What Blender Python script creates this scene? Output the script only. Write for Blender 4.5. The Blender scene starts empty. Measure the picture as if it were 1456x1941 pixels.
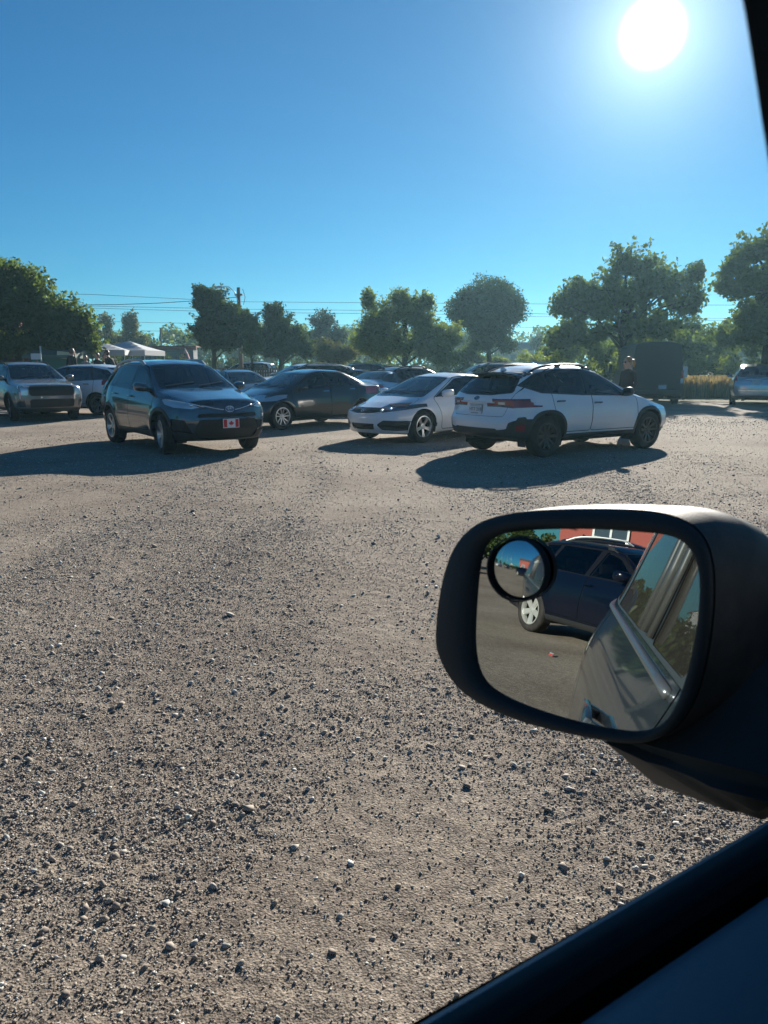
import bpy, bmesh, math, random
import numpy as np
from mathutils import Vector, Matrix
rnd = random.Random(7)
col = bpy.context.scene.collection
SC = bpy.context.scene
R = math.radians
CAMH = 1.5
PITCH = 10.662
SUN_AZ, SUN_EL = 17.64, 20.35          # degrees right of the camera's heading / above the horizon

# ------------------------------------------------------------------ materials
MATS = {}
def mat(name, color=(.5, .5, .5), rough=.5, metal=0., coat=0., spec=.5, noise=None, bump=None, trans=0., alpha=1.):
    """noise=(scale, amount, second colour); bump=(scale, strength, distance)"""
    if name in MATS: return MATS[name]
    m = bpy.data.materials.new(name); m.use_nodes = True
    nt = m.node_tree; b = nt.nodes['Principled BSDF']
    b.inputs['Base Color'].default_value = (*color, 1)
    b.inputs['Roughness'].default_value = rough
    b.inputs['Metallic'].default_value = metal
    b.inputs['Coat Weight'].default_value = coat
    b.inputs['Coat Roughness'].default_value = .04
    b.inputs['Specular IOR Level'].default_value = spec
    tc = nt.nodes.new('ShaderNodeTexCoord')
    if noise:
        n = nt.nodes.new('ShaderNodeTexNoise'); n.inputs['Scale'].default_value = noise[0]; n.inputs['Detail'].default_value = 5
        nt.links.new(tc.outputs['Object'], n.inputs['Vector'])
        mr = nt.nodes.new('ShaderNodeMapRange'); mr.inputs['From Min'].default_value = .35; mr.inputs['From Max'].default_value = .65
        mr.inputs['To Max'].default_value = noise[1]
        nt.links.new(n.outputs['Fac'], mr.inputs['Value'])
        mx = nt.nodes.new('ShaderNodeMix'); mx.data_type = 'RGBA'
        mx.inputs['A'].default_value = (*color, 1); mx.inputs['B'].default_value = (*noise[2], 1)
        nt.links.new(mr.outputs['Result'], mx.inputs['Factor'])
        nt.links.new(mx.outputs['Result'], b.inputs['Base Color'])
    if bump:
        n = nt.nodes.new('ShaderNodeTexNoise'); n.inputs['Scale'].default_value = bump[0]; n.inputs['Detail'].default_value = 4
        nt.links.new(tc.outputs['Object'], n.inputs['Vector'])
        bp = nt.nodes.new('ShaderNodeBump'); bp.inputs['Strength'].default_value = bump[1]; bp.inputs['Distance'].default_value = bump[2]
        nt.links.new(n.outputs['Fac'], bp.inputs['Height']); nt.links.new(bp.outputs['Normal'], b.inputs['Normal'])
    MATS[name] = m
    return m

def glass(name, tint=(.55, .6, .6), rough=.0, ior=1.75, dust=.0):
    """thin pane: tinted see-through with a Fresnel reflection and a little dust"""
    if name in MATS: return MATS[name]
    m = bpy.data.materials.new(name); m.use_nodes = True
    nt = m.node_tree; nt.nodes.clear()
    out = nt.nodes.new('ShaderNodeOutputMaterial')
    tr = nt.nodes.new('ShaderNodeBsdfTransparent'); tr.inputs['Color'].default_value = (*tint, 1)
    gl = nt.nodes.new('ShaderNodeBsdfGlossy'); gl.inputs['Roughness'].default_value = rough
    fr = nt.nodes.new('ShaderNodeFresnel'); fr.inputs['IOR'].default_value = ior
    mx = nt.nodes.new('ShaderNodeMixShader')
    nt.links.new(fr.outputs['Fac'], mx.inputs['Fac']); nt.links.new(tr.outputs[0], mx.inputs[1]); nt.links.new(gl.outputs[0], mx.inputs[2])
    last = mx
    if dust:
        df = nt.nodes.new('ShaderNodeBsdfDiffuse'); df.inputs['Color'].default_value = (.5, .47, .42, 1)
        m2 = nt.nodes.new('ShaderNodeMixShader'); m2.inputs['Fac'].default_value = dust
        nt.links.new(mx.outputs[0], m2.inputs[1]); nt.links.new(df.outputs[0], m2.inputs[2]); last = m2
    nt.links.new(last.outputs[0], out.inputs['Surface'])
    MATS[name] = m
    return m

def paint(name, color, metal=.0, rough=.35, dust=.12):
    """car paint: base with clear coat, and road dust that thickens unevenly"""
    if name in MATS: return MATS[name]
    m = mat(name, color, rough, metal, 1.0)
    nt = m.node_tree; b = nt.nodes['Principled BSDF']
    tc = nt.nodes.new('ShaderNodeTexCoord')
    n = nt.nodes.new('ShaderNodeTexNoise'); n.inputs['Scale'].default_value = 3.; n.inputs['Detail'].default_value = 8
    nt.links.new(tc.outputs['Object'], n.inputs['Vector'])
    sx = nt.nodes.new('ShaderNodeSeparateXYZ'); nt.links.new(tc.outputs['Object'], sx.inputs[0])
    mz = nt.nodes.new('ShaderNodeMapRange'); mz.inputs['From Min'].default_value = 1.; mz.inputs['From Max'].default_value = .25
    nt.links.new(sx.outputs['Z'], mz.inputs['Value'])
    mu = nt.nodes.new('ShaderNodeMath'); mu.operation = 'MULTIPLY'
    nt.links.new(n.outputs['Fac'], mu.inputs[0]); nt.links.new(mz.outputs['Result'], mu.inputs[1])
    m2 = nt.nodes.new('ShaderNodeMath'); m2.operation = 'MULTIPLY'; m2.inputs[1].default_value = dust * 2
    nt.links.new(mu.outputs[0], m2.inputs[0])
    mx = nt.nodes.new('ShaderNodeMix'); mx.data_type = 'RGBA'
    mx.inputs['A'].default_value = (*color, 1); mx.inputs['B'].default_value = (.2, .15, .12, 1)
    nt.links.new(m2.outputs[0], mx.inputs['Factor']); nt.links.new(mx.outputs['Result'], b.inputs['Base Color'])
    ad = nt.nodes.new('ShaderNodeMath'); ad.operation = 'MULTIPLY_ADD'; ad.inputs[1].default_value = .08; ad.inputs[2].default_value = .0
    nt.links.new(n.outputs['Fac'], ad.inputs[0]); nt.links.new(ad.outputs[0], b.inputs['Coat Roughness'])
    return m

BLK = lambda: mat('black_plastic', (.022, .024, .026), .5, spec=.4, bump=(300, .15, .001))
RUB = lambda: mat('tyre_rubber', (.018, .018, .019), .75, spec=.25, noise=(9, .5, (.07, .058, .048)))
CHR = lambda: mat('chrome', (.8, .8, .8), .12, 1.)
DRK = lambda: mat('dark_void', (.008, .009, .01), .8, spec=.1)

# ------------------------------------------------------------------ object helpers
def tag(o, label=None, cat=None, group=None, kind=None):
    if label: o['label'] = label
    if cat: o['category'] = cat
    if group: o['group'] = group
    if kind: o['kind'] = kind
    return o

def empty(name, loc=(0, 0, 0), rz=0., parent=None):
    o = bpy.data.objects.new(name, None); col.objects.link(o)
    o.location = loc; o.rotation_euler = (0, 0, rz); o.empty_display_size = .2
    if parent: o.parent = parent
    return o

def meshobj(name, verts, faces, material=None, parent=None, smooth=False, loc=None, rot=None):
    me = bpy.data.meshes.new(name)
    me.from_pydata([tuple(v) for v in verts], [], [tuple(f) for f in faces])
    if smooth: me.shade_smooth()
    o = bpy.data.objects.new(name, me); col.objects.link(o)
    if material:
        for mm in (material if isinstance(material, (list, tuple)) else [material]): me.materials.append(mm)
    if parent: o.parent = parent
    if loc is not None: o.location = loc
    if rot is not None: o.rotation_euler = rot
    return o

class MB:
    """collects simple shapes into one mesh"""
    def __init__(s): s.v = []; s.f = []; s.m = []; s.mi = 0
    def add(s, v, f, M=None):
        b = len(s.v)
        s.v += [tuple(M @ Vector(p)) if M else tuple(p) for p in v]
        s.f += [tuple(b + i for i in q) for q in f]; s.m += [s.mi] * len(f)
        return s
    def box(s, c, d, M=None, bev=0., rz=0., ry=0., rx=0.):
        x, y, z = (k / 2 for k in d)
        if bev > 0:
            bev = min(bev, x * .9, y * .9, z * .9); bm = bmesh.new(); bmesh.ops.create_cube(bm, size=1)
            for v in bm.verts: v.co = Vector((v.co.x * 2 * x, v.co.y * 2 * y, v.co.z * 2 * z))
            bmesh.ops.bevel(bm, geom=list(bm.edges), offset=bev, segments=2, affect='EDGES', profile=.6)
            V = [v.co.copy() for v in bm.verts]; Fc = [[v.index for v in f.verts] for f in bm.faces]
            bm.verts.index_update(); Fc = [[v.index for v in f.verts] for f in bm.faces]; bm.free()
        else:
            V = [Vector(p) for p in ((-x, -y, -z), (x, -y, -z), (x, y, -z), (-x, y, -z), (-x, -y, z), (x, -y, z), (x, y, z), (-x, y, z))]
            Fc = [(0, 3, 2, 1), (4, 5, 6, 7), (0, 1, 5, 4), (1, 2, 6, 5), (2, 3, 7, 6), (3, 0, 4, 7)]
        T = Matrix.Translation(c) @ Matrix.Rotation(rz, 4, 'Z') @ Matrix.Rotation(ry, 4, 'Y') @ Matrix.Rotation(rx, 4, 'X')
        if M: T = M @ T
        return s.add(V, Fc, T)
    def tube(s, pts, r, n=8, caps=True, M=None):
        pts = [Vector(p) for p in pts]; rs = r if isinstance(r, (list, tuple)) else [r] * len(pts)
        V = []; Fc = []; prev = None
        for i, p in enumerate(pts):
            d = (pts[min(i + 1, len(pts) - 1)] - pts[max(i - 1, 0)]).normalized()
            if prev is None:
                a = Vector((0, 0, 1)) if abs(d.z) < .9 else Vector((1, 0, 0)); u = d.cross(a).normalized()
            else: u = (prev - d * prev.dot(d)).normalized()
            prev = u; w = d.cross(u)
            for k in range(n):
                t = 2 * math.pi * k / n; V.append(p + (u * math.cos(t) + w * math.sin(t)) * rs[i])
        for i in range(len(pts) - 1):
            for k in range(n): Fc.append((i * n + k, i * n + (k + 1) % n, (i + 1) * n + (k + 1) % n, (i + 1) * n + k))
        if caps: Fc += [tuple(range(n - 1, -1, -1)), tuple(range((len(pts) - 1) * n, len(pts) * n))]
        return s.add(V, Fc, M)
    def lathe(s, prof, n=32, M=None, closed=False):
        """profile of (radius, axial) turned round the local Y axis"""
        V = []; Fc = []; k = len(prof)
        for i in range(n):
            t = 2 * math.pi * i / n; c, q = math.cos(t), math.sin(t)
            V += [(r * c, a, r * q) for r, a in prof]
        for i in range(n):
            j = (i + 1) % n
            for a in range(k if closed else k - 1): b = (a + 1) % k; Fc.append((i * k + a, i * k + b, j * k + b, j * k + a))
        return s.add(V, Fc, M)
    def prism(s, poly, d, M=None):
        """polygon in local XZ extruded along Y from 0 to d"""
        n = len(poly)
        V = [(x, 0, z) for x, z in poly] + [(x, d, z) for x, z in poly]
        Fc = [tuple(range(n)), tuple(range(2 * n - 1, n - 1, -1))] + [(i, n + i, n + (i + 1) % n, (i + 1) % n) for i in range(n)]
        return s.add(V, Fc, M)
    def ball(s, c, r, nu=10, nv=7, M=None):
        r = r if isinstance(r, (list, tuple)) else (r, r, r); V = []; Fc = []
        for i in range(nv + 1):
            p = math.pi * i / nv
            for k in range(nu):
                t = 2 * math.pi * k / nu
                V.append((c[0] + r[0] * math.sin(p) * math.cos(t), c[1] + r[1] * math.sin(p) * math.sin(t), c[2] + r[2] * math.cos(p)))
        for i in range(nv):
            for k in range(nu): Fc.append((i * nu + k, (i + 1) * nu + k, (i + 1) * nu + (k + 1) % nu, i * nu + (k + 1) % nu))
        return s.add(V, Fc, M)
    def build(s, name, material, parent=None, smooth=False, loc=None, rot=None, angle=None):
        o = meshobj(name, s.v, s.f, material, parent, smooth or angle is not None, loc, rot)
        if isinstance(material, (list, tuple)): o.data.polygons.foreach_set('material_index', s.m)
        if angle is not None: o.data.set_sharp_from_angle(angle=R(angle))
        return o

def roundpoly(pts, r=.03, seg=4):
    out = []; n = len(pts); rs = r if isinstance(r, (list, tuple)) else [r] * n
    for i in range(n):
        a, b, c = Vector(pts[i - 1]), Vector(pts[i]), Vector(pts[(i + 1) % n])
        d1, d2 = (a - b), (c - b); q = min(rs[i], d1.length * .45, d2.length * .45)
        if q < 1e-4: out.append(tuple(b)); continue
        p, s = b + d1.normalized() * q, b + d2.normalized() * q
        for k in range(seg + 1):
            t = k / seg; out.append(tuple(p * (1 - t) ** 2 + b * 2 * t * (1 - t) + s * t * t))
    return out

def offsetpoly(pts, d):
    n = len(pts); A = sum(pts[i - 1][0] * pts[i][1] - pts[i][0] * pts[i - 1][1] for i in range(n)); sg = 1 if A > 0 else -1
    out = []
    for i in range(n):
        a, b, c = Vector(pts[i - 1]), Vector(pts[i]), Vector(pts[(i + 1) % n])
        e1, e2 = (b - a).normalized(), (c - b).normalized()
        n1, n2 = Vector((e1.y, -e1.x)) * sg, Vector((e2.y, -e2.x)) * sg
        m = n1 + n2
        if m.length < 1e-5: m = n1
        m.normalize(); k = d / max(.35, m.dot(n1)); out.append((b.x + m.x * k, b.y + m.y * k))
    return out

def inpoly(x, y, P):
    c = False; j = len(P) - 1
    for i in range(len(P)):
        xi, yi = P[i]; xj, yj = P[j]
        if (yi > y) != (yj > y) and x < (xj - xi) * (y - yi) / (yj - yi) + xi: c = not c
        j = i
    return c

def crv(lst, x, sig=.0, dx=.02):
    """piecewise linear through lst (any order), rounded with a gaussian of width sig"""
    L = sorted(lst); X = np.array([a for a, _ in L]); Y = np.array([b for _, b in L])
    if sig <= 0: return np.interp(x, X, Y)
    k = np.arange(-3, 3.01, .5); w = np.exp(-k * k / 2); w /= w.sum()
    return sum(wi * np.interp(x + ki * sig, X, Y) for ki, wi in zip(k, w))

def gsmooth(G, axis, s):
    if s <= 0: return G
    n = int(3 * s) + 1; k = np.arange(-n, n + 1); w = np.exp(-k * k / (2 * s * s)); w /= w.sum()
    G = np.moveaxis(G, axis, 0); P = np.concatenate([2 * G[:1] - G[n:0:-1], G, 2 * G[-1:] - G[-2:-n - 2:-1]])
    out = sum(w[i] * P[i:i + len(G)] for i in range(2 * n + 1))
    return np.moveaxis(out, 0, axis)
# ------------------------------------------------------------------ vehicles: a lofted hull whose panels, panes and lamps are cut out of it
class Hull:
    def __init__(s, S):
        s.S = S
        xf, xr = S['xf'], S['xr']; n = int((xf - xr) / .05)
        X = np.linspace(xf, xr, n + 1)
        sg = S.get('sig', .05)
        zt = crv(S['zt'], X, sg); dr = crv(S.get('drop', [(xf, .05), (xr, .06)]), X, sg)
        zb = crv(S['zb'], X, sg); zl = crv(S['zl'], X, .04); w = crv(S['w'], X, .12)
        ins = crv(S.get('inset', [(0, .07)]), X, sg); wc = crv(S['wc'], X, S.get('wcsig', .06))
        zc = zt - dr; zb = np.minimum(zb, zc - .015)
        low = S.get('low', .05); mid = S.get('mid', (.42, .78)); wm = S.get('wm', (.0, .012))
        O = np.zeros_like(X)
        Q = [(O, zl), (.8 * w, zl), (w - low - .03, zl + .01), (w - low, zl + .09), (w - wm[0], zl + mid[0] * (zb - zl)),
             (w - wm[1], zl + mid[1] * (zb - zl)), (w - ins, zb), (wc, zc), (.68 * wc, zt - .28 * dr), (O, zt)]
        cnt = [5, 3, 3, 6, 6, 4, 12, 5, 7]
        cols = []
        for k in range(9):
            for t in range(cnt[k]):
                a = t / cnt[k]; cols.append(((1 - a) * Q[k][0] + a * Q[k + 1][0], (1 - a) * Q[k][1] + a * Q[k + 1][1]))
        cols.append(Q[9])
        G = np.zeros((n + 1, len(cols), 3))
        for j, (y, z) in enumerate(cols): G[:, j, 0] = X; G[:, j, 1] = y; G[:, j, 2] = z
        full = np.concatenate([G, G[:, -2:0:-1] * np.array([1, -1, 1])], 1)       # closed ring
        m = full.shape[1]; ss = S.get('ssig', 1.1)
        k = int(3 * ss) + 1
        ext = np.concatenate([full[:, -k:], full, full[:, :k]], 1)
        full = gsmooth(ext, 1, ss)[:, k:-k]
        def cap(ring, zcn):
            c = np.array([ring[0, 0], 0, zcn]); return [c + (ring - c) * q for q in (.94, .87, .78, .66, .5, .32, .14, .02)]
        zf = (full[0, :, 2].max() + full[0, :, 2].min()) / 2; zr = (full[-1, :, 2].max() + full[-1, :, 2].min()) / 2
        full = np.concatenate([np.array(cap(full[0], zf))[::-1], full, np.array(cap(full[-1], zr))], 0)
        full = gsmooth(full, 0, S.get('lsig', 1.0))
        # nose and tail shaping
        Wm = max(b for _, b in S['w'])
        x, y, z = full[..., 0], full[..., 1], full[..., 2]
        def blend(d, L): t = np.clip(1 - d / L, 0, 1); return t * t * (3 - 2 * t)
        a, p = S.get('pf', (.28, 2.6)); rf = crv(S['ff'], z, .02) + a * (np.abs(y) / Wm) ** p
        a, p = S.get('pr', (.2, 3.)); rr = crv(S['fr'], z, .02) + a * (np.abs(y) / Wm) ** p
        LF, LR = S.get('Lf', 1.2), S.get('Lr', 1.2)
        x2 = x - rf * blend(xf - x, LF) + rr * blend(x - xr, LR)
        full[..., 0] = x2
        # swelling round the wheels
        Rw = S['R'] + .07
        for xw in S['wx']:
            d = np.hypot(x2 - xw, z - S['R']); fl = S.get('flare', .022) * np.exp(-((d - Rw) / .09) ** 2) * (z < S['R'] + .55)
            full[..., 1] += np.sign(y) * fl * (np.abs(y) > .5)
        for f in S.get('deform', []): full = f(full)
        s.full = full
        N, M = full.shape[:2]
        bm = bmesh.new(); V = [[bm.verts.new(full[i, j]) for j in range(M)] for i in range(N)]
        for i in range(N - 1):
            for j in range(M):
                j2 = (j + 1) % M; bm.faces.new((V[i][j], V[i + 1][j], V[i + 1][j2], V[i][j2]))
        bm.faces.new(V[0]); bm.faces.new(V[-1][::-1])
        bmesh.ops.recalc_face_normals(bm, faces=bm.faces); bm.normal_update()
        s.bvh = None
        s.nl = bm.verts.layers.float_vector.new('nrm'); s.tl = bm.faces.layers.int.new('tag')
        for v in bm.verts: v[s.nl] = v.normal
        s.bm = bm; s.tags = {}; s.names = ['body']
        from mathutils.bvhtree import BVHTree
        s.bvh = BVHTree.FromBMesh(bm)
    def tid(s, name):
        if name not in s.names: s.names.append(name)
        return s.names.index(name)
    AX = {'L': (0, 2), 'R': (0, 2), 'F': (1, 2), 'B': (1, 2), 'T': (0, 1)}
    def ok(s, f, view):
        n = f.normal; c = f.calc_center_median()
        if view == 'L': return c.y > .25 and n.y > .12
        if view == 'R': return c.y < -.25 and n.y < -.12
        if view == 'F': return n.x > .12 and c.x > -.1
        if view == 'B': return n.x < -.12 and c.x < .3
        if view == 'T': return n.z > .25
    def imprint(s, poly, view, name, only=None, pred=None):
        bm = s.bm; a, b = s.AX[view]; t = s.tid(name)
        onl = None if only is None else {s.tid(q) for q in only}
        x0 = min(p[0] for p in poly); x1 = max(p[0] for p in poly); y0 = min(p[1] for p in poly); y1 = max(p[1] for p in poly)
        def bb(f):
            A = [v.co[a] for v in f.verts]; B = [v.co[b] for v in f.verts]; return min(A), max(A), min(B), max(B)
        cand = {}
        for f in bm.faces:
            if onl is not None and f[s.tl] not in onl: continue
            q = bb(f)
            if q[1] < x0 or q[0] > x1 or q[3] < y0 or q[2] > y1: continue
            if not s.ok(f, view): continue
            if pred and not pred(f.calc_center_median()): continue
            cand[f] = q
        n = len(poly)
        for i in range(n):
            p, q = poly[i - 1], poly[i]
            dx, dy = q[0] - p[0], q[1] - p[1]; L = math.hypot(dx, dy)
            if L < 1e-6: continue
            lx, hx, ly, hy = min(p[0], q[0]) - 1e-5, max(p[0], q[0]) + 1e-5, min(p[1], q[1]) - 1e-5, max(p[1], q[1]) + 1e-5
            nx, ny = dy / L, -dx / L
            sel = []
            for f, r in cand.items():
                if r[1] < lx or r[0] > hx or r[3] < ly or r[2] > hy: continue
                ds = [(v.co[a] - p[0]) * nx + (v.co[b] - p[1]) * ny for v in f.verts]
                if min(ds) < -1e-5 and max(ds) > 1e-5: sel.append(f)
            if not sel: continue
            no = [0, 0, 0]; no[a] = nx; no[b] = ny; co = [0, 0, 0]; co[a] = p[0]; co[b] = p[1]
            ed = {e for f in sel for e in f.edges}; vs = {v for f in sel for v in f.verts}
            r = bmesh.ops.bisect_plane(bm, geom=sel + list(ed) + list(vs), dist=1e-5, plane_co=co, plane_no=no)
            for g in r['geom']:
                if isinstance(g, bmesh.types.BMFace): cand[g] = bb(g)
            for f in sel:
                if f.is_valid: cand[f] = bb(f)
        for f in cand:
            if not f.is_valid: continue
            c = f.calc_center_median()
            if inpoly(c[a], c[b], poly): f[s.tl] = t
    def both(s, poly, name, only=None, side=True, r=0., sides='LR'):
        P = roundpoly(poly, r) if r else poly
        for v in sides: s.imprint(P, v, name + ('_' + v if side else ''), only)
    def door(s, poly, name, only=('body',), r=.05):
        P = roundpoly(poly, r)
        for v in 'LR':
            s.imprint(offsetpoly(P, .010), v, 'seam', only)
            s.imprint(offsetpoly(P, -.002), v, name + '_' + v, ['seam'])
    def hit(s, view, a, b):
        o, d = {'L': ((a, 3, b), (0, -1, 0)), 'R': ((a, -3, b), (0, 1, 0)), 'F': ((5, a, b), (-1, 0, 0)),
                'B': ((-5, a, b), (1, 0, 0)), 'T': ((a, b, 4), (0, 0, -1))}[view]
        h = s.bvh.ray_cast(Vector(o), Vector(d))
        if h[0] is None: return Vector(o) + Vector(d) * 2.2, -Vector(d)
        return h[0], h[1]
    def part(s, tagname, objname, material, parent, off=0., pred=None, flip=False, tags=None, thick=0.):
        ids = {s.names.index(q) for q in (tags or [tagname]) if q in s.names}
        fs = [f for f in s.bm.faces if f[s.tl] in ids and (pred is None or pred(f.calc_center_median()))]
        if not fs: return None
        idx = {}; V = []; NN = []; Fc = []
        for f in fs:
            q = []
            for v in f.verts:
                if v not in idx:
                    idx[v] = len(V); n = Vector(v[s.nl]); V.append(v.co + n * off); NN.append(n)
                q.append(idx[v])
            Fc.append(q[::-1] if flip else q)
        me = bpy.data.meshes.new(objname); me.from_pydata([tuple(v) for v in V], [], Fc); me.materials.append(material)
        me.shade_smooth()
        sg = -1 if flip else 1
        me.normals_split_custom_set_from_vertices([tuple((n * sg).normalized()) for n in NN])
        o = bpy.data.objects.new(objname, me); col.objects.link(o); o.parent = parent
        if thick:
            md = o.modifiers.new('thickness', 'SOLIDIFY'); md.thickness = thick; md.offset = 1
        return o
    def frame_at(s, view, a, b, push=0.):
        """matrix whose Y axis is the outward normal, Z roughly up, at the hull surface"""
        p, n = s.hit(view, a, b); n = n.normalized(); up = Vector((0, 0, 1)) if abs(n.z) < .95 else Vector((1, 0, 0))
        x = n.cross(up).normalized() * 1.0; z = x.cross(n).normalized()
        return Matrix(((x.x, n.x, z.x, p.x + n.x * push), (x.y, n.y, z.y, p.y + n.y * push), (x.z, n.z, z.z, p.z + n.z * push), (0, 0, 0, 1)))

def wheel(parent, x, y, Rr, width, style, rimmat, steer=0., rr=.66):
    """hub empty-free wheel: the dark barrel is the wheel, tyre and rim its children. Outer face looks along +Y*sign"""
    sg = 1 if y > 0 else -1
    hb = MB(); h = width / 2
    hb.lathe([(.0, -h * .4), (Rr * rr * .98, -h * .4), (Rr * rr * .98, h * .75)], 32)
    hb.lathe([(Rr * .3, h * .15), (Rr * .3, h * .2), (0, h * .2)], 20)
    w = hb.build('wheel', DRK(), parent, angle=40)
    w.location = (x, y - sg * h, Rr); w.rotation_euler = (0, 0, steer + (0 if sg > 0 else math.pi))
    t = MB(); r0 = Rr * rr; prof = [(r0, -h * .9), (r0 + .02, -h), (Rr * .9, -h * 1.02), (Rr * .975, -h * .86), (Rr, -h * .6)]
    for k in (-.36, -.12, .12, .36): prof += [(Rr, h * (k - .09)), (Rr - .007, h * (k - .07)), (Rr - .007, h * (k + .0)), (Rr, h * (k + .02))]
    prof += [(Rr, h * .6), (Rr * .975, h * .86), (Rr * .93, h * .98), (Rr * .84, h * 1.03), (r0 + .03, h * 1.0), (r0 + .01, h * .93), (r0, h * .8)]
    t.lathe(prof, 48, closed=True)
    t.build('tyre', RUB(), w, angle=35)
    m = MB(); m.lathe([(r0 + .004, h * .7), (r0 + .006, h * .96), (r0 - .012, h * .98), (r0 - .02, h * .8), (r0 - .03, h * .3)], 48)
    m.lathe([(.0, h * .8), (.03, h * .8), (.036, h * .72), (.065, h * .66), (.07, h * .4)], 20)
    def spoke(a, w0, w1, lean=0., z0=.68, z1=.9, r1=.985, r_in=.05):
        M = Matrix.Rotation(a, 4, 'Y'); q = r0 * r1; lx = lean
        d = h * .22
        V = [(r_in, h * z0, -w0), (r_in, h * z0, w0), (q, h * z1, w1 + lx), (q, h * z1, -w1 + lx)]
        V += [(p[0], p[1] - d, p[2] * 1.25) for p in V]
        m.add(V, [(0, 1, 2, 3), (0, 4, 5, 1), (1, 5, 6, 2), (2, 6, 7, 3), (3, 7, 4, 0)], M)
    if style == 'twin5':
        for k in range(5):
            a = 2 * math.pi * k / 5 + .3; spoke(a - .19, .013, .010, -.016); spoke(a + .19, .013, .010, .016)
    elif style == 'ten':
        for k in range(10): spoke(2 * math.pi * k / 10, .012, .009, .014 * (-1) ** k)
    elif style == 'five':
        for k in range(5): spoke(2 * math.pi * k / 5 + .2, .03, .045)
    elif style == 'wide5':
        for k in range(5): spoke(2 * math.pi * k / 5 + math.pi / 2, .035, .05, z1=.86)
    elif style == 'y5':
        for k in range(5):
            a = 2 * math.pi * k / 5 + math.pi / 2; spoke(a - .26, .02, .018, .02); spoke(a + .26, .02, .018, -.02)
    rm = m.build('rim', rimmat, w, angle=30)
    for k in range(5):
        pass
    return w

def car_mirror(H, root, paintm, side, x, z, sc=1., y=None, blackout=False):
    sg = 1 if side == 'L' else -1
    p, n = H.hit(side, x, z); yy = p.y if y is None else y * sg
    # shell: rounded wedge, opened at its back for the mirror glass
    V = []; Fc = []; nu = 20; rings = [(-.055, .98), (-.04, 1.0), (0, 1.), (.03, .95), (.06, .82), (.085, .58), (.098, .28), (.1, .02)]
    for dx, k in rings:
        for i in range(nu):
            t = 2 * math.pi * i / nu; c, q = math.cos(t), math.sin(t)
            a = math.copysign(abs(c) ** .65, c) * .115 * k; b = math.copysign(abs(q) ** .65, q) * .078 * k
            V.append((dx - .03 * (a / .115), a, b + .012 * (a / .115)))
    for r in range(len(rings) - 1):
        for i in range(nu): Fc.append((r * nu + i, r * nu + (i + 1) % nu, (r + 1) * nu + (i + 1) % nu, (r + 1) * nu + i))
    m = MB(); M = Matrix.Translation((x - .02, yy + sg * .15 * sc, z + .05 * sc)) @ Matrix.Diagonal((sc, sg * sc, sc, 1))
    m.add(V, Fc, M)
    o = m.build('side_mirror', paintm, root, smooth=True)
    st = MB(); st.tube([(x - .0, yy - sg * .02, z + .0), (x - .02, yy + sg * .07, z + .01)], [.04 * sc, .028 * sc], 10)
    st.build('mirror_arm', BLK(), o)
    g = MB(); P = [(math.copysign(abs(math.cos(t)) ** .65, math.cos(t)) * .1, math.copysign(abs(math.sin(t)) ** .65, math.sin(t)) * .066) for t in [2 * math.pi * i / 20 for i in range(20)]]
    g.add([(-.05 - .03 * (a / .115), a, b + .012 * (a / .115)) for a, b in P], [tuple(range(20))], M)
    g.build('mirror_glass', CHR(), o)
    return o

def seat_shape(mb, x, y, z, w=.5, rear=False):
    mb.box((x, y, z), (.5, w, .14), bev=.05)
    mb.box((x - .27, y, z + .32), (.13, w * .96, .6), bev=.05, ry=-.22)
    mb.box((x - .36, y, z + .7), (.09, w * .5, .17), bev=.04, ry=-.2)

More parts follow.
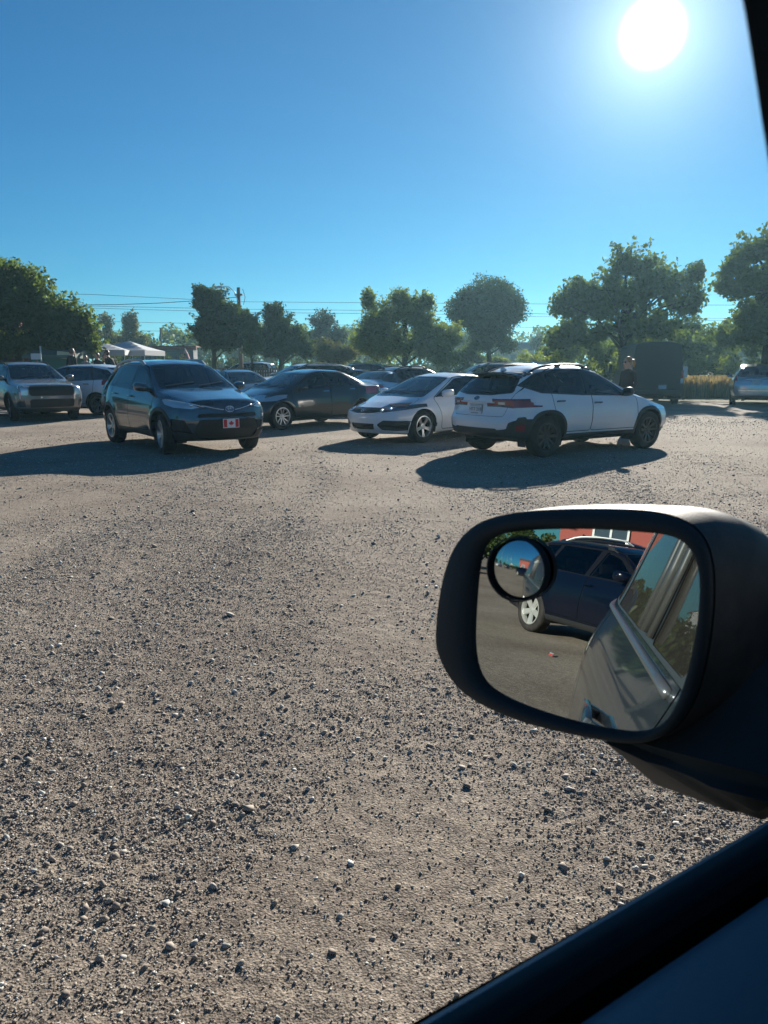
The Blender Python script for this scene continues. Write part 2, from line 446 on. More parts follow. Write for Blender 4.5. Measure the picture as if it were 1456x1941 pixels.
def make_car(S):
    """S: dict of curves, panels and looks. Returns the vehicle's root empty."""
    H = Hull(S)
    root = empty(S['name'], S['loc'], R(S['rz']))
    tag(root, S['label'], S['cat'], S.get('group'))
    pm = S['paint']; Rw, wx = S['R'], S['wx']
    W = max(b for _, b in S['w'])
    only_b = ('body',)
    # lower cladding and bumper plastics
    for poly, view, nm in S.get('clad', []):
        for v in (('L', 'R') if view == 'S' else view): H.imprint(roundpoly(poly, .02), v, nm, ('body',))
    ap = S.get('archpoly')
    def arch(xw, r, sq=2.0):
        n = 36; e = 2 / sq
        P = []
        for k in range(n + 1):
            t = -.25 + (math.pi + .5) * k / n; c, q = math.cos(t), math.sin(t)
            P.append((xw + math.copysign(abs(c) ** e, c) * r, Rw + math.copysign(abs(q) ** e, q) * r))
        return P + [(P[-1][0], -.3), (P[0][0], -.3)]
    for xw in wx:
        if S.get('archtrim'): 
            for v in 'LR': H.imprint(arch(xw, Rw + S['archtrim'], S.get('archsq', 2.)), v, 'cladding', ('body',))
    # glasshouse
    if 'dlo' in S:
        for v in 'LR': H.imprint(roundpoly(S['dlo'], S.get('dlor', .03)), v, 'frame', ('body',))
        for k, P in enumerate(S['win']):
            for v in 'LR': H.imprint(roundpoly(P, .025), v, 'win%d_%s' % (k, v), ('frame', 'body'))
    ws = S['ws']; H.imprint(roundpoly(ws, S.get('wsr', .05)), 'F', 'wsframe', only_b + ('frame',), pred=lambda c: c.x < S['cowl'] + .12)
    H.imprint(roundpoly(offsetpoly(ws, -.02), .04), 'F', 'windshield', ('wsframe',), pred=lambda c: c.x < S['cowl'] + .12)
    if 'rw' in S:
        H.imprint(roundpoly(offsetpoly(S['rw'], .02), .05), 'B', 'rwframe', only_b)
        H.imprint(roundpoly(S['rw'], .05), 'B', 'rearwin', ('rwframe',))
    # lamps, grille etc: (polygon, view, name)
    for e in S.get('cuts', []):
        poly, view, nm = e[:3]; r = e[3] if len(e) > 3 else .015
        only = e[4] if len(e) > 4 else ('body', 'cladding')
        for v in (('L', 'R') if view == 'S' else view):
            P = roundpoly(poly, r) if r else poly
            H.imprint(P, v, nm, only)
            if view in 'FB' and len(e) > 5 and e[5] == 'm': H.imprint([(-a, b) for a, b in P][::-1], v, nm, only)
    for k, P in enumerate(S.get('doors', [])): H.door(P, 'door%d' % k)
    if 'hood' in S:
        P = roundpoly(S['hood'], .05); H.imprint(offsetpoly(P, .006), 'T', 'seam', ('body',), pred=lambda c: c.z > S.get('hoodz', .6)); H.imprint(P, 'T', 'hood', ('seam',))
    if 'hatch' in S:
        P = roundpoly(S['hatch'], .04); H.imprint(offsetpoly(P, .006), 'B', 'seam', ('body',)); H.imprint(P, 'B', 'hatch', ('seam',))
    if 'fillcap' in S:
        a, b, r = S['fillcap']; P = [(a + r * math.cos(t), b + r * math.sin(t)) for t in [2 * math.pi * i / 14 for i in range(14)]]
        H.imprint(offsetpoly(P, .005), S.get('fillside', 'R'), 'seam', ('body',)); H.imprint(P, S.get('fillside', 'R'), 'body', ('seam',))
    for xw in wx:
        for v in 'LR': H.imprint(arch(xw, Rw + S.get('archgap', .05), S.get('archsq', 2.)), v, 'hole')
    # ---- parts
    gls = S.get('glass', glass('car_glass', (.5, .55, .55))); gr = S.get('rearglass', glass('privacy_glass', (.12, .13, .14)))
    H.part('body', 'body', pm, root)
    H.part('seam', 'panel_gap', DRK(), root, -.006)
    H.part('cladding', 'cladding', BLK(), root, .004)
    fm = S.get('framemat', mat('gloss_black', (.01, .01, .012), .15))
    H.part('frame', 'window_frame', fm, root, -.002)
    H.part('wsframe', 'windshield_frame', fm, root, -.001); H.part('rwframe', 'rear_window_frame', fm, root, -.001)
    H.part('windshield', 'windshield', S.get('wsglass', gls), root, -.004)
    H.part('rearwin', 'rear_window', gr, root, -.004)
    tint = S.get('wintint', [0] * len(S.get('win', [])))
    doors = {}
    for k in range(len(S.get('doors', []))):
        for v in 'LR':
            d = H.part('door%d_%s' % (k, v), 'door', pm, root)
            if d: doors[(k, v)] = d
            if d and k < len(S.get('handles', [])):
                hx, hz = S['handles'][k]; M = H.frame_at(v, hx, hz, 0)
                hm = MB(); hm.box((0, .03, 0), (.19, .02, .026), M, bev=.009); hm.box((-.075, .012, 0), (.02, .03, .02), M); hm.box((.075, .012, 0), (.02, .03, .02), M)
                hm.build('handle', S.get('handlemat', pm), d, angle=40)
    for k in range(len(S.get('win', []))):
        for v in 'LR':
            dk = S.get('windoor', list(range(9)))[k]
            p = doors.get((dk, v), root)
            H.part('win%d_%s' % (k, v), 'window', gr if tint[k] else gls, p, -.004)
    H.part('hood', 'hood', pm, root); H.part('hatch', S.get('hatchname', 'tailgate'), pm, root)
    for nm, (on, mm, off) in S.get('cutparts', {}).items():
        if nm in H.names:
            if on.endswith('+'):     # one object each side
                H.part(nm, on[:-1], mm, root, off, pred=lambda c: c.y > 0); H.part(nm, on[:-1], mm, root, off, pred=lambda c: c.y <= 0)
            else: H.part(nm, on, mm, root, off)
    # interior shell
    it = mat('cabin_trim', (.045, .052, .058), .8)
    H.part(None, 'interior_trim', S.get('trimmat', it), root, -.035, flip=True, pred=lambda c: c.x < S['cowl'] + .1,
           tags=[n for n in H.names if n not in ('hole', 'windshield', 'rearwin') and not n.startswith('win')])
    sz = S.get('seatz', .55); m = MB(); fx = S.get('seatx', .05)
    for y in (.37, -.37): seat_shape(m, fx, y, sz)
    for y in (.4, 0, -.4): seat_shape(m, fx - S.get('seatgap', .85), y, sz + .02, .42)
    m.build('seats', mat('seat_fabric', (.05, .05, .055), .9), root, angle=40)
    m = MB(); cx = S['cowl']; cz = S['cowlz']
    m.box((cx - .28, 0, cz - .13), (.5, 1.3, .2), bev=.06, ry=.12)
    m.build('dashboard', it, root, angle=40)
    m = MB(); T = Matrix.Translation((cx - .62, .37, cz - .12)) @ Matrix.Rotation(R(-65), 4, 'Y')
    pts = [(.18 * math.cos(t), .18 * math.sin(t), 0) for t in [2 * math.pi * i / 20 for i in range(21)]]
    m.tube(pts, .014, 6, False, T); m.box((0, 0, 0), (.1, .32, .03), T, bev=.01)
    m.build('steering_wheel', it, root, angle=50)
    # wheels and liners
    tw = S.get('tw', .225); wy = W - S.get('track', .02)
    for xw in wx:
        for sg in (1, -1):
            ln = MB()
            steer = R(S.get('steer', 0)) if xw == wx[0] else 0.
            wheel(root, xw, sg * wy, Rw, tw, S['rim'], S['rimmat'], steer)
            rr = Rw + S.get('archgap', .05) + .004; n = 28; V = []; Fc = []; e = 2 / S.get('archsq', 2.)
            for y in (sg * (W + .02), sg * (W - .34)):
                for k in range(n + 1):
                    t = -.35 + (math.pi + .7) * k / n; c, q = math.cos(t), math.sin(t)
                    V.append((xw + math.copysign(abs(c) ** e, c) * rr, y, max(.16, Rw + math.copysign(abs(q) ** e, q) * rr)))
            # keep the outer edge just inside the body side
            for k in range(n + 1):
                p = V[k]; h = H.bvh.ray_cast(Vector((p[0], sg * 3, max(p[2], .3))), Vector((0, -sg, 0)))
                if h[0]: V[k] = (p[0], h[0].y - sg * .004, p[2])
            for k in range(n): Fc.append((k, k + 1, n + 2 + k, n + 1 + k))
            Fc.append(tuple(range(n + 1, 2 * n + 2))); ln.add(V, Fc)
            ln.build('wheel_liner', mat('liner_plastic', (.012, .012, .013), .9), root, smooth=False)
    # underbody
    m = MB(); m.box((0, 0, Rw * .75), (wx[0] - wx[1], .9, .12), bev=.03)
    for xw in wx: m.tube([(xw, -wy + .1, Rw), (xw, wy - .1, Rw)], .04, 8)
    m.tube([(-1.2, .35, Rw * .6), (S['xr'] + .25, .45, Rw * .65)], .035, 8)
    m.build('underbody', DRK(), root)
    for sd in 'LR':
        if 'mirror' in S: car_mirror(H, root, S.get('mirrormat', pm), sd, *S['mirror'])
    if 'rails' in S:
        x0, x1, yr, hh = S['rails']
        for sg in (1, -1):
            pts = []
            for k in range(13):
                t = k / 12; x = x0 + (x1 - x0) * t; p, _ = H.hit('T', x, sg * yr)
                pts.append((p.x, p.y, p.z + hh * min(1, min(t, 1 - t) * 8) - (.015 if k in (0, 12) else 0)))
            m = MB(); m.tube(pts, S.get('railr', .016), 8)
            for k in S.get('feet', (1, 6, 11)): m.box((pts[k][0], pts[k][1], pts[k][2] - hh / 2), (.14, .03, hh), bev=.008)
            m.build('roof_rail', S.get('railmat', BLK()), root, angle=40)
    if 'fin' in S:
        p, _ = H.hit('T', S['fin'], 0); m = MB(); m.prism([(-.08, -.01), (.09, -.01), (-.03, .06), (-.07, .062)], .03, Matrix.Translation((p.x, -.015, p.z)))
        m.build('antenna_fin', pm, root)
    if S.get('wipers', True):
        for y0, y1 in ((.55, .0), (-.05, -.6)):
            m = MB(); pts = []
            for k in range(6):
                t = k / 5; y = y0 + (y1 - y0) * t; p, n = H.hit('F', y, cz + .035 + .06 * (1 - t)); pts.append(p + n * .012)
            m.tube(pts, .008, 5); m.build('wiper', BLK(), root)
    for f in S.get('extra', []): f(H, root)
    H.bm.free()
    return root

def plate(H, root, view, a, b, w=.31, h=.155, bg=(.7, .72, .72), art=None, frame=True, off=.012):
    p, n = H.hit(view, a, b); d = 1 if view == 'F' else -1
    M = Matrix(((0, d, 0, p.x + d * off), (-d, 0, 0, p.y), (0, 0, 1, p.z), (0, 0, 0, 1)))   # local Y = outward
    # local X must run to the reader's right
    M = Matrix(((0, d, 0, p.x + d * off), (d * 1., 0, 0, p.y), (0, 0, 1, p.z), (0, 0, 0, 1)))
    m = MB(); m.box((0, -.004, 0), (w + .014, .012, h + .014), M, bev=.004)
    o = m.build('license_plate', BLK() if frame else mat('plate_bg%d' % int(bg[0] * 999), bg, .4), root)
    m = MB(); m.box((0, .004, 0), (w, .006, h), M, bev=.002); q = m.build('plate_face', mat('plate_bg%d' % int(bg[0] * 999), bg, .4), o)
    if art: art(M, o, w, h)
    return o
def paint_shapes(polys, M, name, material, parent, y=.0095, d=.003):
    m = MB()
    for P in polys: m.prism([(x, z) for x, z in P], d, M @ Matrix.Translation((0, y - d, 0)))
    return m.build(name, material, parent)
def text_mesh(txt, size, M, name, material, parent, ext=.002, align='CENTER'):
    c = bpy.data.curves.new(name, 'FONT'); c.body = txt; c.size = size; c.extrude = ext; c.align_x = align; c.align_y = 'CENTER'
    t = bpy.data.objects.new(name, c); col.objects.link(t)
    dg = bpy.context.evaluated_depsgraph_get(); me = bpy.data.meshes.new_from_object(t.evaluated_get(dg))
    bpy.data.objects.remove(t); me.name = name; me.materials.clear(); me.materials.append(material)
    o = bpy.data.objects.new(name, me); col.objects.link(o)
    # font lies in XY: turn it to stand in the plate's XZ plane, facing +Y
    me.transform(M @ Matrix(((1, 0, 0, 0), (0, 0, 1, 0), (0, 1, 0, 0), (0, 0, 0, 1))))
    me.flip_normals() if False else None
    o.parent = parent
    return o
# ------------------------------------------------------------------ numpy helpers
def vnoise(x, y, seed=0, oct=4, lac=2., gain=.5):
    rs = np.random.RandomState(seed); out = np.zeros_like(x, dtype=float); a = 1.; tot = 0
    for o in range(oct):
        T = rs.rand(128, 128); xi = np.floor(x).astype(int); yi = np.floor(y).astype(int); fx = x - xi; fy = y - yi
        fx = fx * fx * (3 - 2 * fx); fy = fy * fy * (3 - 2 * fy); x0, x1, y0, y1 = xi % 128, (xi + 1) % 128, yi % 128, (yi + 1) % 128
        out += a * ((T[x0, y0] * (1 - fx) + T[x1, y0] * fx) * (1 - fy) + (T[x0, y1] * (1 - fx) + T[x1, y1] * fx) * fy)
        tot += a; a *= gain; x = x * lac + 17.3; y = y * lac + 5.1
    return out / tot
def fastmesh(name, V, F, material, smooth=False, parent=None):
    V = np.asarray(V, dtype=np.float32); F = np.asarray(F, dtype=np.int32); k = F.shape[1]
    me = bpy.data.meshes.new(name); me.vertices.add(len(V)); me.vertices.foreach_set('co', V.ravel())
    me.loops.add(F.size); me.loops.foreach_set('vertex_index', F.ravel())
    me.polygons.add(len(F)); me.polygons.foreach_set('loop_start', np.arange(len(F), dtype=np.int32) * k)
    try: me.polygons.foreach_set('loop_total', np.full(len(F), k, dtype=np.int32))
    except Exception: pass
    me.materials.append(material); me.update(calc_edges=True)
    if smooth: me.shade_smooth()
    o = bpy.data.objects.new(name, me); col.objects.link(o)
    if parent: o.parent = parent
    return o
def patch(x, y):
    """where loose dark gravel lies thick (1) or fine pale dust is packed down (0)"""
    a = vnoise(x * .45 + 3, y * .28 + 9, 3, 4); b = vnoise(x * 1.6, y * .9, 5, 3)
    def rut(c, w): return np.exp(-((x - c) / w) ** 2)
    bend = .45 * np.sin(y * .42 + .6) + .10 * y
    lane = (rut(1.1 + bend, .22) + rut(2.6 + bend, .22)) * .30 + (rut(-2.6 - .35 * np.sin(y * .5), .25) + rut(-1.1 - .35 * np.sin(y * .5), .25)) * .20 - rut(-.2 + .3 * np.sin(y * .6), .5) * .10
    heap = .30 * np.exp(-((x - .95) ** 2 / .55 + (y - 2.7) ** 2 / 1.3)) + .14 * np.exp(-((x + .9) ** 2 / .5 + (y - 2.3) ** 2 / .5))
    return np.clip((a * .6 + b * .4 + lane + heap - .40) * 3.0, 0, 1)
def relief(x, y):
    near = np.clip((9 - y) / 3, 0, 1); p = patch(x, y)
    r = (vnoise(x * .35, y * .35, 11, 3) - .5) * .03 + (vnoise(x * 5, y * 5, 12, 4, gain=.6) - .5) * .016 * (.4 + p)
    c = vnoise(x * 42, y * 42, 13, 3, gain=.65); d = vnoise(x * 17, y * 17, 14, 2)
    return r + near * ((np.abs(c - .5) * 2) ** .8 * .0085 * (.45 + .9 * p) + (d - .5) * .008)

# ------------------------------------------------------------------ the lot's ground sheet
def gmat():
    m = bpy.data.materials.new('gravel_dirt'); m.use_nodes = True; nt = m.node_tree; b = nt.nodes['Principled BSDF']; L = nt.links.new
    b.inputs['Roughness'].default_value = .95; b.inputs['Specular IOR Level'].default_value = .15
    tc = nt.nodes.new('ShaderNodeTexCoord')
    def noise(s, d=5, r=.5):
        n = nt.nodes.new('ShaderNodeTexNoise'); n.inputs['Scale'].default_value = s; n.inputs['Detail'].default_value = d; n.inputs['Roughness'].default_value = r; L(tc.outputs['Object'], n.inputs['Vector']); return n
    def ramp(src, stops):
        r = nt.nodes.new('ShaderNodeValToRGB'); e = r.color_ramp.elements
        while len(e) < len(stops): e.new(.5)
        for q, (p, c) in zip(e, stops): q.position = p; q.color = (*c, 1)
        L(src, r.inputs['Fac']); return r
    def mix(f, a, c, mode='MIX'):
        x = nt.nodes.new('ShaderNodeMix'); x.data_type = 'RGBA'; x.blend_type = mode
        if isinstance(f, float): x.inputs['Factor'].default_value = f
        else: L(f, x.inputs['Factor'])
        L(a, x.inputs['A']); L(c, x.inputs['B']); return x.outputs['Result']
    big = ramp(noise(.55, 6, .6).outputs['Fac'], [(.3, (.235, .195, .16)), (.5, (.325, .28, .232)), (.7, (.41, .36, .30))])
    fine = ramp(noise(90, 3, .7).outputs['Fac'], [(.34, (.22, .21, .20)), (.47, (.72, .7, .68)), (.56, (1.0, .98, .95)), (.68, (1.5, 1.48, 1.44))])
    mid = ramp(noise(14, 5, .7).outputs['Fac'], [(.3, (.72, .71, .72)), (.65, (1.12, 1.11, 1.08))])
    c = mix(.85, big.outputs[0], fine.outputs[0], 'MULTIPLY'); c = mix(1., c, mid.outputs[0], 'MULTIPLY')
    L(c, b.inputs['Base Color'])
    v = nt.nodes.new('ShaderNodeTexVoronoi'); v.inputs['Scale'].default_value = 140; L(tc.outputs['Object'], v.inputs['Vector'])
    n1 = noise(110, 4, .8); n2 = noise(7, 5, .6)
    ad = nt.nodes.new('ShaderNodeMath'); ad.operation = 'ADD'; L(v.outputs['Distance'], ad.inputs[0]); L(n1.outputs['Fac'], ad.inputs[1])
    b1 = nt.nodes.new('ShaderNodeBump'); b1.inputs['Strength'].default_value = .45; b1.inputs['Distance'].default_value = .008; L(ad.outputs[0], b1.inputs['Height'])
    b2 = nt.nodes.new('ShaderNodeBump'); b2.inputs['Strength'].default_value = .35; b2.inputs['Distance'].default_value = .03; L(n2.outputs['Fac'], b2.inputs['Height']); L(b1.outputs['Normal'], b2.inputs['Normal'])
    L(b2.outputs['Normal'], b.inputs['Normal'])
    return m
GM = gmat()
def lines(fine0, fine1, step, far):
    a = list(np.arange(fine0, fine1, step)); s = step; p = a[-1]
    while p < far: s *= 1.22; p += s; a.append(p)
    s = step; p = a[0]; f = []
    while p > -far: s *= 1.22; p -= s; f.append(p)
    return np.array(f[::-1] + a)
def lines2(a0, a1, step, far, g1, g0):
    a = list(np.arange(a0, a1, step)); s_ = step; p = a[-1]
    while p < far: s_ *= g1; p += s_; a.append(p)
    s_ = step; p = a[0]; f = []
    while p > -far: s_ *= g0; p -= s_; f.append(p)
    return np.array(f[::-1] + a)
gx = lines2(-2.9, 3.4, .014, 420, 1.045, 1.045); gy = lines2(1.25, 5.2, .014, 420, 1.03, 1.3)
GX, GY = np.meshgrid(gx, gy, indexing='ij'); GZ = relief(GX, GY) * np.clip(1 - (np.abs(GY - 5) - 8) / 12, 0, 1) * np.clip(1 - (np.abs(GX) - 8) / 8, 0, 1)
V = np.stack([GX, GY, GZ], -1).reshape(-1, 3); a, b = len(gx), len(gy)
I = (np.arange(a - 1)[:, None] * b + np.arange(b - 1)[None]).ravel()
g = fastmesh('ground', V, np.stack([I, I + b, I + b + 1, I + 1], -1), GM, True); tag(g, 'reddish brown gravel and packed dirt of the parking lot', 'ground', kind='structure')

# ------------------------------------------------------------------ loose stones
def smat(name, stops, rough=.85):
    m = bpy.data.materials.new(name); m.use_nodes = True; nt = m.node_tree; b = nt.nodes['Principled BSDF']
    ge = nt.nodes.new('ShaderNodeNewGeometry'); r = nt.nodes.new('ShaderNodeValToRGB'); r.color_ramp.interpolation = 'LINEAR'; e = r.color_ramp.elements
    while len(e) < len(stops): e.new(.5)
    for q, (p, c) in zip(e, stops): q.position = p; q.color = (*c, 1)
    nt.links.new(ge.outputs['Random Per Island'], r.inputs['Fac']); nt.links.new(r.outputs[0], b.inputs['Base Color'])
    b.inputs['Roughness'].default_value = rough; b.inputs['Specular IOR Level'].default_value = .35
    return m
SM = smat('stone_mix', [(0, (.20, .17, .145)), (.35, (.31, .26, .215)), (.6, (.35, .30, .25)), (.75, (.40, .36, .31)), (.90, (.46, .46, .43)), (1, (.65, .66, .62))])
def ico(level):
    bm = bmesh.new(); bmesh.ops.create_icosphere(bm, subdivisions=level, radius=1); V = np.array([v.co[:] for v in bm.verts]); bm.verts.index_update()
    F = np.array([[v.index for v in f.verts] for f in bm.faces]); bm.free(); return V, F
OCT = (np.array([(1, 0, 0), (-1, 0, 0), (0, 1, 0), (0, -1, 0), (0, 0, 1), (0, 0, -1)], float), np.array([(0, 2, 4), (2, 1, 4), (1, 3, 4), (3, 0, 4), (2, 0, 5), (1, 2, 5), (3, 1, 5), (0, 3, 5)]))
def stones(name, n, ymin, ymax, r0, r1, base, seed, label, sink=.36, power=1., dens=.6, gk=2.5):
    rs = np.random.RandomState(seed); N = int(n * 2.6)
    y = (ymin ** power + rs.rand(N) * (ymax ** power - ymin ** power)) ** (1 / power)
    x = (rs.rand(N) * 2 - 1) * (.58 * y + 1.1)
    p = patch(x, y); keep = rs.rand(N) < (1 - dens) * .45 + dens * p; x, y = x[keep][:n], y[keep][:n]; n = len(x)
    r = r0 + (r1 - r0) * rs.rand(n) ** gk; B, F = base; k = len(B)
    sc = r[:, None] * np.stack([.8 + .5 * rs.rand(n), .7 + .5 * rs.rand(n), .45 + .4 * rs.rand(n)], -1)
    P = B[None] * (1 + (rs.rand(n, k, 1) - .5) * .55) + (rs.rand(n, k, 3) - .5) * (.28 if k < 8 else .5)
    P = P * sc[:, None]; th = rs.rand(n) * 6.283; c, s = np.cos(th)[:, None], np.sin(th)[:, None]
    ti = (rs.rand(n) - .5)[:, None] * .8
    X = P[..., 0] * c - P[..., 1] * s; Y = P[..., 0] * s + P[..., 1] * c; Z = P[..., 2] + X * ti
    z = relief(x, y) + sc[:, 2] * (1 - 2 * sink)
    V = np.stack([X + x[:, None], Y + y[:, None], Z + z[:, None]], -1).reshape(-1, 3)
    FF = (F[None] + (np.arange(n) * k)[:, None, None]).reshape(-1, 3)
    o = fastmesh(name, V, FF, SM); tag(o, label, 'gravel', kind='stuff'); return o
stones('gravel', 320000, 1.2, 7.5, .0014, .0060, OCT, 1, 'fine grit scattered over the near ground', power=1.15, dens=.72, gk=2.6)
stones('gravel', 300000, 1.2, 14, .0022, .0068, OCT, 2, 'small loose gravel spread over the lot', power=1.1, dens=.80, gk=2.4)
stones('gravel', 38000, 1.2, 24, .005, .014, ico(1), 3, 'pebbles lying on the packed dirt', power=1.2, dens=.75, gk=2.6)
stones('gravel', 560, 1.3, 26, .012, .026, ico(1), 4, 'larger stones dotted about the lot', power=1.4, dens=.6, gk=2., sink=.2)
# ------------------------------------------------------------------ layout helper: a picture column and a distance give a place on the ground
_P = R(PITCH)
def gpos(px, d): u = (px - 728) / 1458.; return u * d / (math.cos(_P) + .19 * math.sin(_P)), d
def zat(py, d): v = (970.5 - py) / 1458.; return CAMH + d * (v * math.cos(_P) - math.sin(_P)) / (math.cos(_P) + v * math.sin(_P))
def leafmat(name, c, t, var=.2, tr=.5):
    m = bpy.data.materials.new(name); m.use_nodes = True; nt = m.node_tree; nt.nodes.clear(); L = nt.links.new
    out = nt.nodes.new('ShaderNodeOutputMaterial'); ge = nt.nodes.new('ShaderNodeNewGeometry'); 
    def col2(c):
        h = nt.nodes.new('ShaderNodeMix'); h.data_type = 'RGBA'; h.inputs['A'].default_value = (*[k * (1 - var) for k in c], 1)
        h.inputs['B'].default_value = (c[0] * (1 + var * 1.5), c[1] * (1 + var), c[2] * (1 + var * .3), 1); L(ge.outputs['Random Per Island'], h.inputs['Factor']); return h.outputs['Result']
    d = nt.nodes.new('ShaderNodeBsdfDiffuse'); L(col2(c), d.inputs['Color'])
    q = nt.nodes.new('ShaderNodeBsdfTranslucent'); L(col2(t), q.inputs['Color'])
    g = nt.nodes.new('ShaderNodeBsdfGlossy'); g.inputs['Roughness'].default_value = .45; g.inputs['Color'].default_value = (.5, .55, .5, 1)
    a = nt.nodes.new('ShaderNodeMixShader'); a.inputs['Fac'].default_value = tr; L(d.outputs[0], a.inputs[1]); L(q.outputs[0], a.inputs[2])
    b = nt.nodes.new('ShaderNodeMixShader'); b.inputs['Fac'].default_value = .05; L(a.outputs[0], b.inputs[1]); L(g.outputs[0], b.inputs[2]); L(b.outputs[0], out.inputs['Surface'])
    return m
LM = dict(green=leafmat('leaf_green', (.055, .09, .02), (.13, .20, .03)), dark=leafmat('leaf_dark', (.028, .05, .015), (.055, .09, .015)), lime=leafmat('leaf_lime', (.08, .12, .02), (.21, .29, .04)),
          olive=leafmat('leaf_olive', (.07, .08, .035), (.12, .13, .04)), pine=leafmat('leaf_pine', (.02, .035, .02), (.03, .04, .015)), dry=leafmat('grass_dry', (.13, .11, .055), (.20, .17, .08), .5))
BARK = mat('bark', (.045, .045, .028), 1., spec=.0, noise=(4, .7, (.09, .08, .065)), bump=(12, .8, .03))
def leaves(pts, rad, n, size, rs, flat=.75, aspect=.62):
    """n leaf quads spread round clump centres pts (radius rad each)"""
    w_ = rad ** 2.2; k = rs.choice(len(pts), n, p=w_ / w_.sum()); d = rs.randn(n, 3); d /= np.linalg.norm(d, axis=1)[:, None] + 1e-9
    r = rs.rand(n) ** .45; c = pts[k] + d * (r * rad[k])[:, None] * np.array([1, 1, flat])
    a = rs.randn(n, 3) + d * .6 + np.array([0, 0, .35]); a /= np.linalg.norm(a, axis=1)[:, None]           # leaf normal
    u = np.cross(a, rs.randn(n, 3)); u /= np.linalg.norm(u, axis=1)[:, None] + 1e-9; v = np.cross(a, u)
    s = size * (.6 + .8 * rs.rand(n))[:, None]
    V = np.stack([c - u * s * .5, c + v * s * aspect * .5 + a * s * .08, c + u * s * .55, c - v * s * aspect * .5 + a * s * .08], 1).reshape(-1, 3)
    return V, np.arange(4 * n).reshape(-1, 4)
def tree(label, x, y, blobs, nleaf, size, kind='green', seed=1, trunk=(.16, 1.6), clump=(.35, .7), name='tree', group=None, cat='tree', dens=1., bare=.0, spikes=0, z0=0.):
    """blobs: (dx, dy, z, rx, ry, rz)"""
    rs = np.random.RandomState(seed); root = empty(name, (x, y, z0)); tag(root, label, cat, group)
    P = []; RD = []
    vol = [b[3] * b[4] * b[5] for b in blobs]; tot = sum(vol)
    cxm = sum(b[0] * v for b, v in zip(blobs, vol)) / tot; zlo = min(b[2] - b[5] for b in blobs)
    for b, v in zip(blobs, vol):
        B = np.array(b[:3]); E_ = np.array(b[3:]); n = max(5, int(dens * 7 * (b[3] * b[5]) / (clump[1] ** 2)))
        n = max(3, int(n * (3. if dens > 1.2 else 1 if dens >= .8 else .45))); d = rs.randn(n, 3); d /= np.linalg.norm(d, axis=1)[:, None]; r = rs.rand(n) ** .33       # inner mass
        P.append(B + d * (r * .8)[:, None] * (E_ - clump[0] * .6)); RD.append(clump[0] + (clump[1] - clump[0]) * rs.rand(n))
        nb = int(6 + (4.5 + spikes * .8) * (b[3] * b[5]) ** .5 / clump[1] * dens ** .5)                                    # boughs that carry sprays to the outline and past it
        for _ in range(nb):
            d = rs.randn(3); d[2] = abs(d[2]) * .9 - .25; d /= np.linalg.norm(d); tip = B + d * E_ * ((.9 + .22 * rs.rand()) if dens < 1.2 else .93); s0 = B + d * E_ * .35 - np.array([0, 0, E_[2] * .25])
            L_ = np.linalg.norm(tip - s0); m_ = max(3, int(L_ / (clump[0] * .55)))
            for j in range(m_):
                t = j / (m_ - 1); q = s0 + (tip - s0) * t + np.array([0, 0, .12 * L_ * math.sin(t * 3.14)]) + rs.randn(3) * .06 * clump[1]
                P.append(q[None]); RD.append(np.array([clump[1] * (.72 - .50 * t) * (.8 + .4 * rs.rand())]))
    P = np.concatenate(P); RD = np.concatenate(RD); P[:, 2] = np.maximum(P[:, 2], .25)
    V, F = leaves(P, RD, nleaf, size, rs)
    fastmesh('crown', V, F, LM[kind], parent=root)
    m = MB(); tr, th = trunk; top = max(b[2] for b in blobs); cx = sum(b[0] * v for b, v in zip(blobs, vol)) / tot
    m.tube([(0, 0, -.1), (.03, 0, th * .5), (cx * .15, .05, th), (cx * .6, .1, top * .7), (cx, 0, top)], [tr * 1.25, tr, tr * .85, tr * .5, tr * .12], 9)
    for i in rs.choice(len(P), min(len(P), 26), replace=False):
        e = Vector(P[i]); t = .25 + .6 * rs.rand(); b0 = Vector((cx * t * .8, .05, th * .8 + (top - th) * t * .6))
        if e.z < b0.z: b0.z = max(th * .6, e.z - .3)
        md = (b0 + e) / 2 + Vector((0, 0, .15 * (e - b0).length)); m.tube([b0, md, e], [tr * .35, tr * .22, tr * .07], 5, False)
    m.build('trunk', BARK, root, smooth=True)
    return root
def PT(label, cx, d, blobs, nleaf, size, **k):
    """blobs given by picture columns/rows at distance d: (px, py, half width px, half height px)"""
    x0, y0 = gpos(cx, d); q = []
    for px, py, hw, hh in blobs:
        X, _ = gpos(px, d); rx = hw / 1458 * d * 1.03; q.append((X - x0, 0, zat(py, d), rx, min(rx, k.get('depth', 99)) * .95, hh / 1458 * d * 1.03))
    k.pop('depth', None)
    return tree(label, x0, y0, q, nleaf, size, **k)
PT('spreading dark maple over the market stalls at the left edge', 40, 36, [(150, 618, 44, 42), (168, 652, 30, 26), (20, 520, 60, 36), (40, 590, 80, 60), (-20, 570, 80, 70), (110, 600, 60, 55), (55, 545, 55, 45), (150, 645, 42, 40), (20, 650, 90, 40), (95, 650, 60, 36), (-70, 620, 80, 80)], 44000, .18, kind='green', seed=3, trunk=(.22, 1.8), spikes=9, clump=(.3, .6))
PT('thin pale tree with open branches behind the white canopies', 203, 85, [(203, 612, 20, 22), (190, 635, 14, 18), (215, 640, 18, 20)], 2600, .22, kind='olive', seed=4, trunk=(.12, 2), clump=(.3, .55), dens=.5)
PT('narrow upright poplar behind the larger white canopy', 252, 82, [(252, 615, 17, 30), (250, 645, 28, 22), (268, 650, 18, 16)], 5200, .22, kind='olive', seed=5, trunk=(.12, 2), clump=(.3, .6), spikes=4)
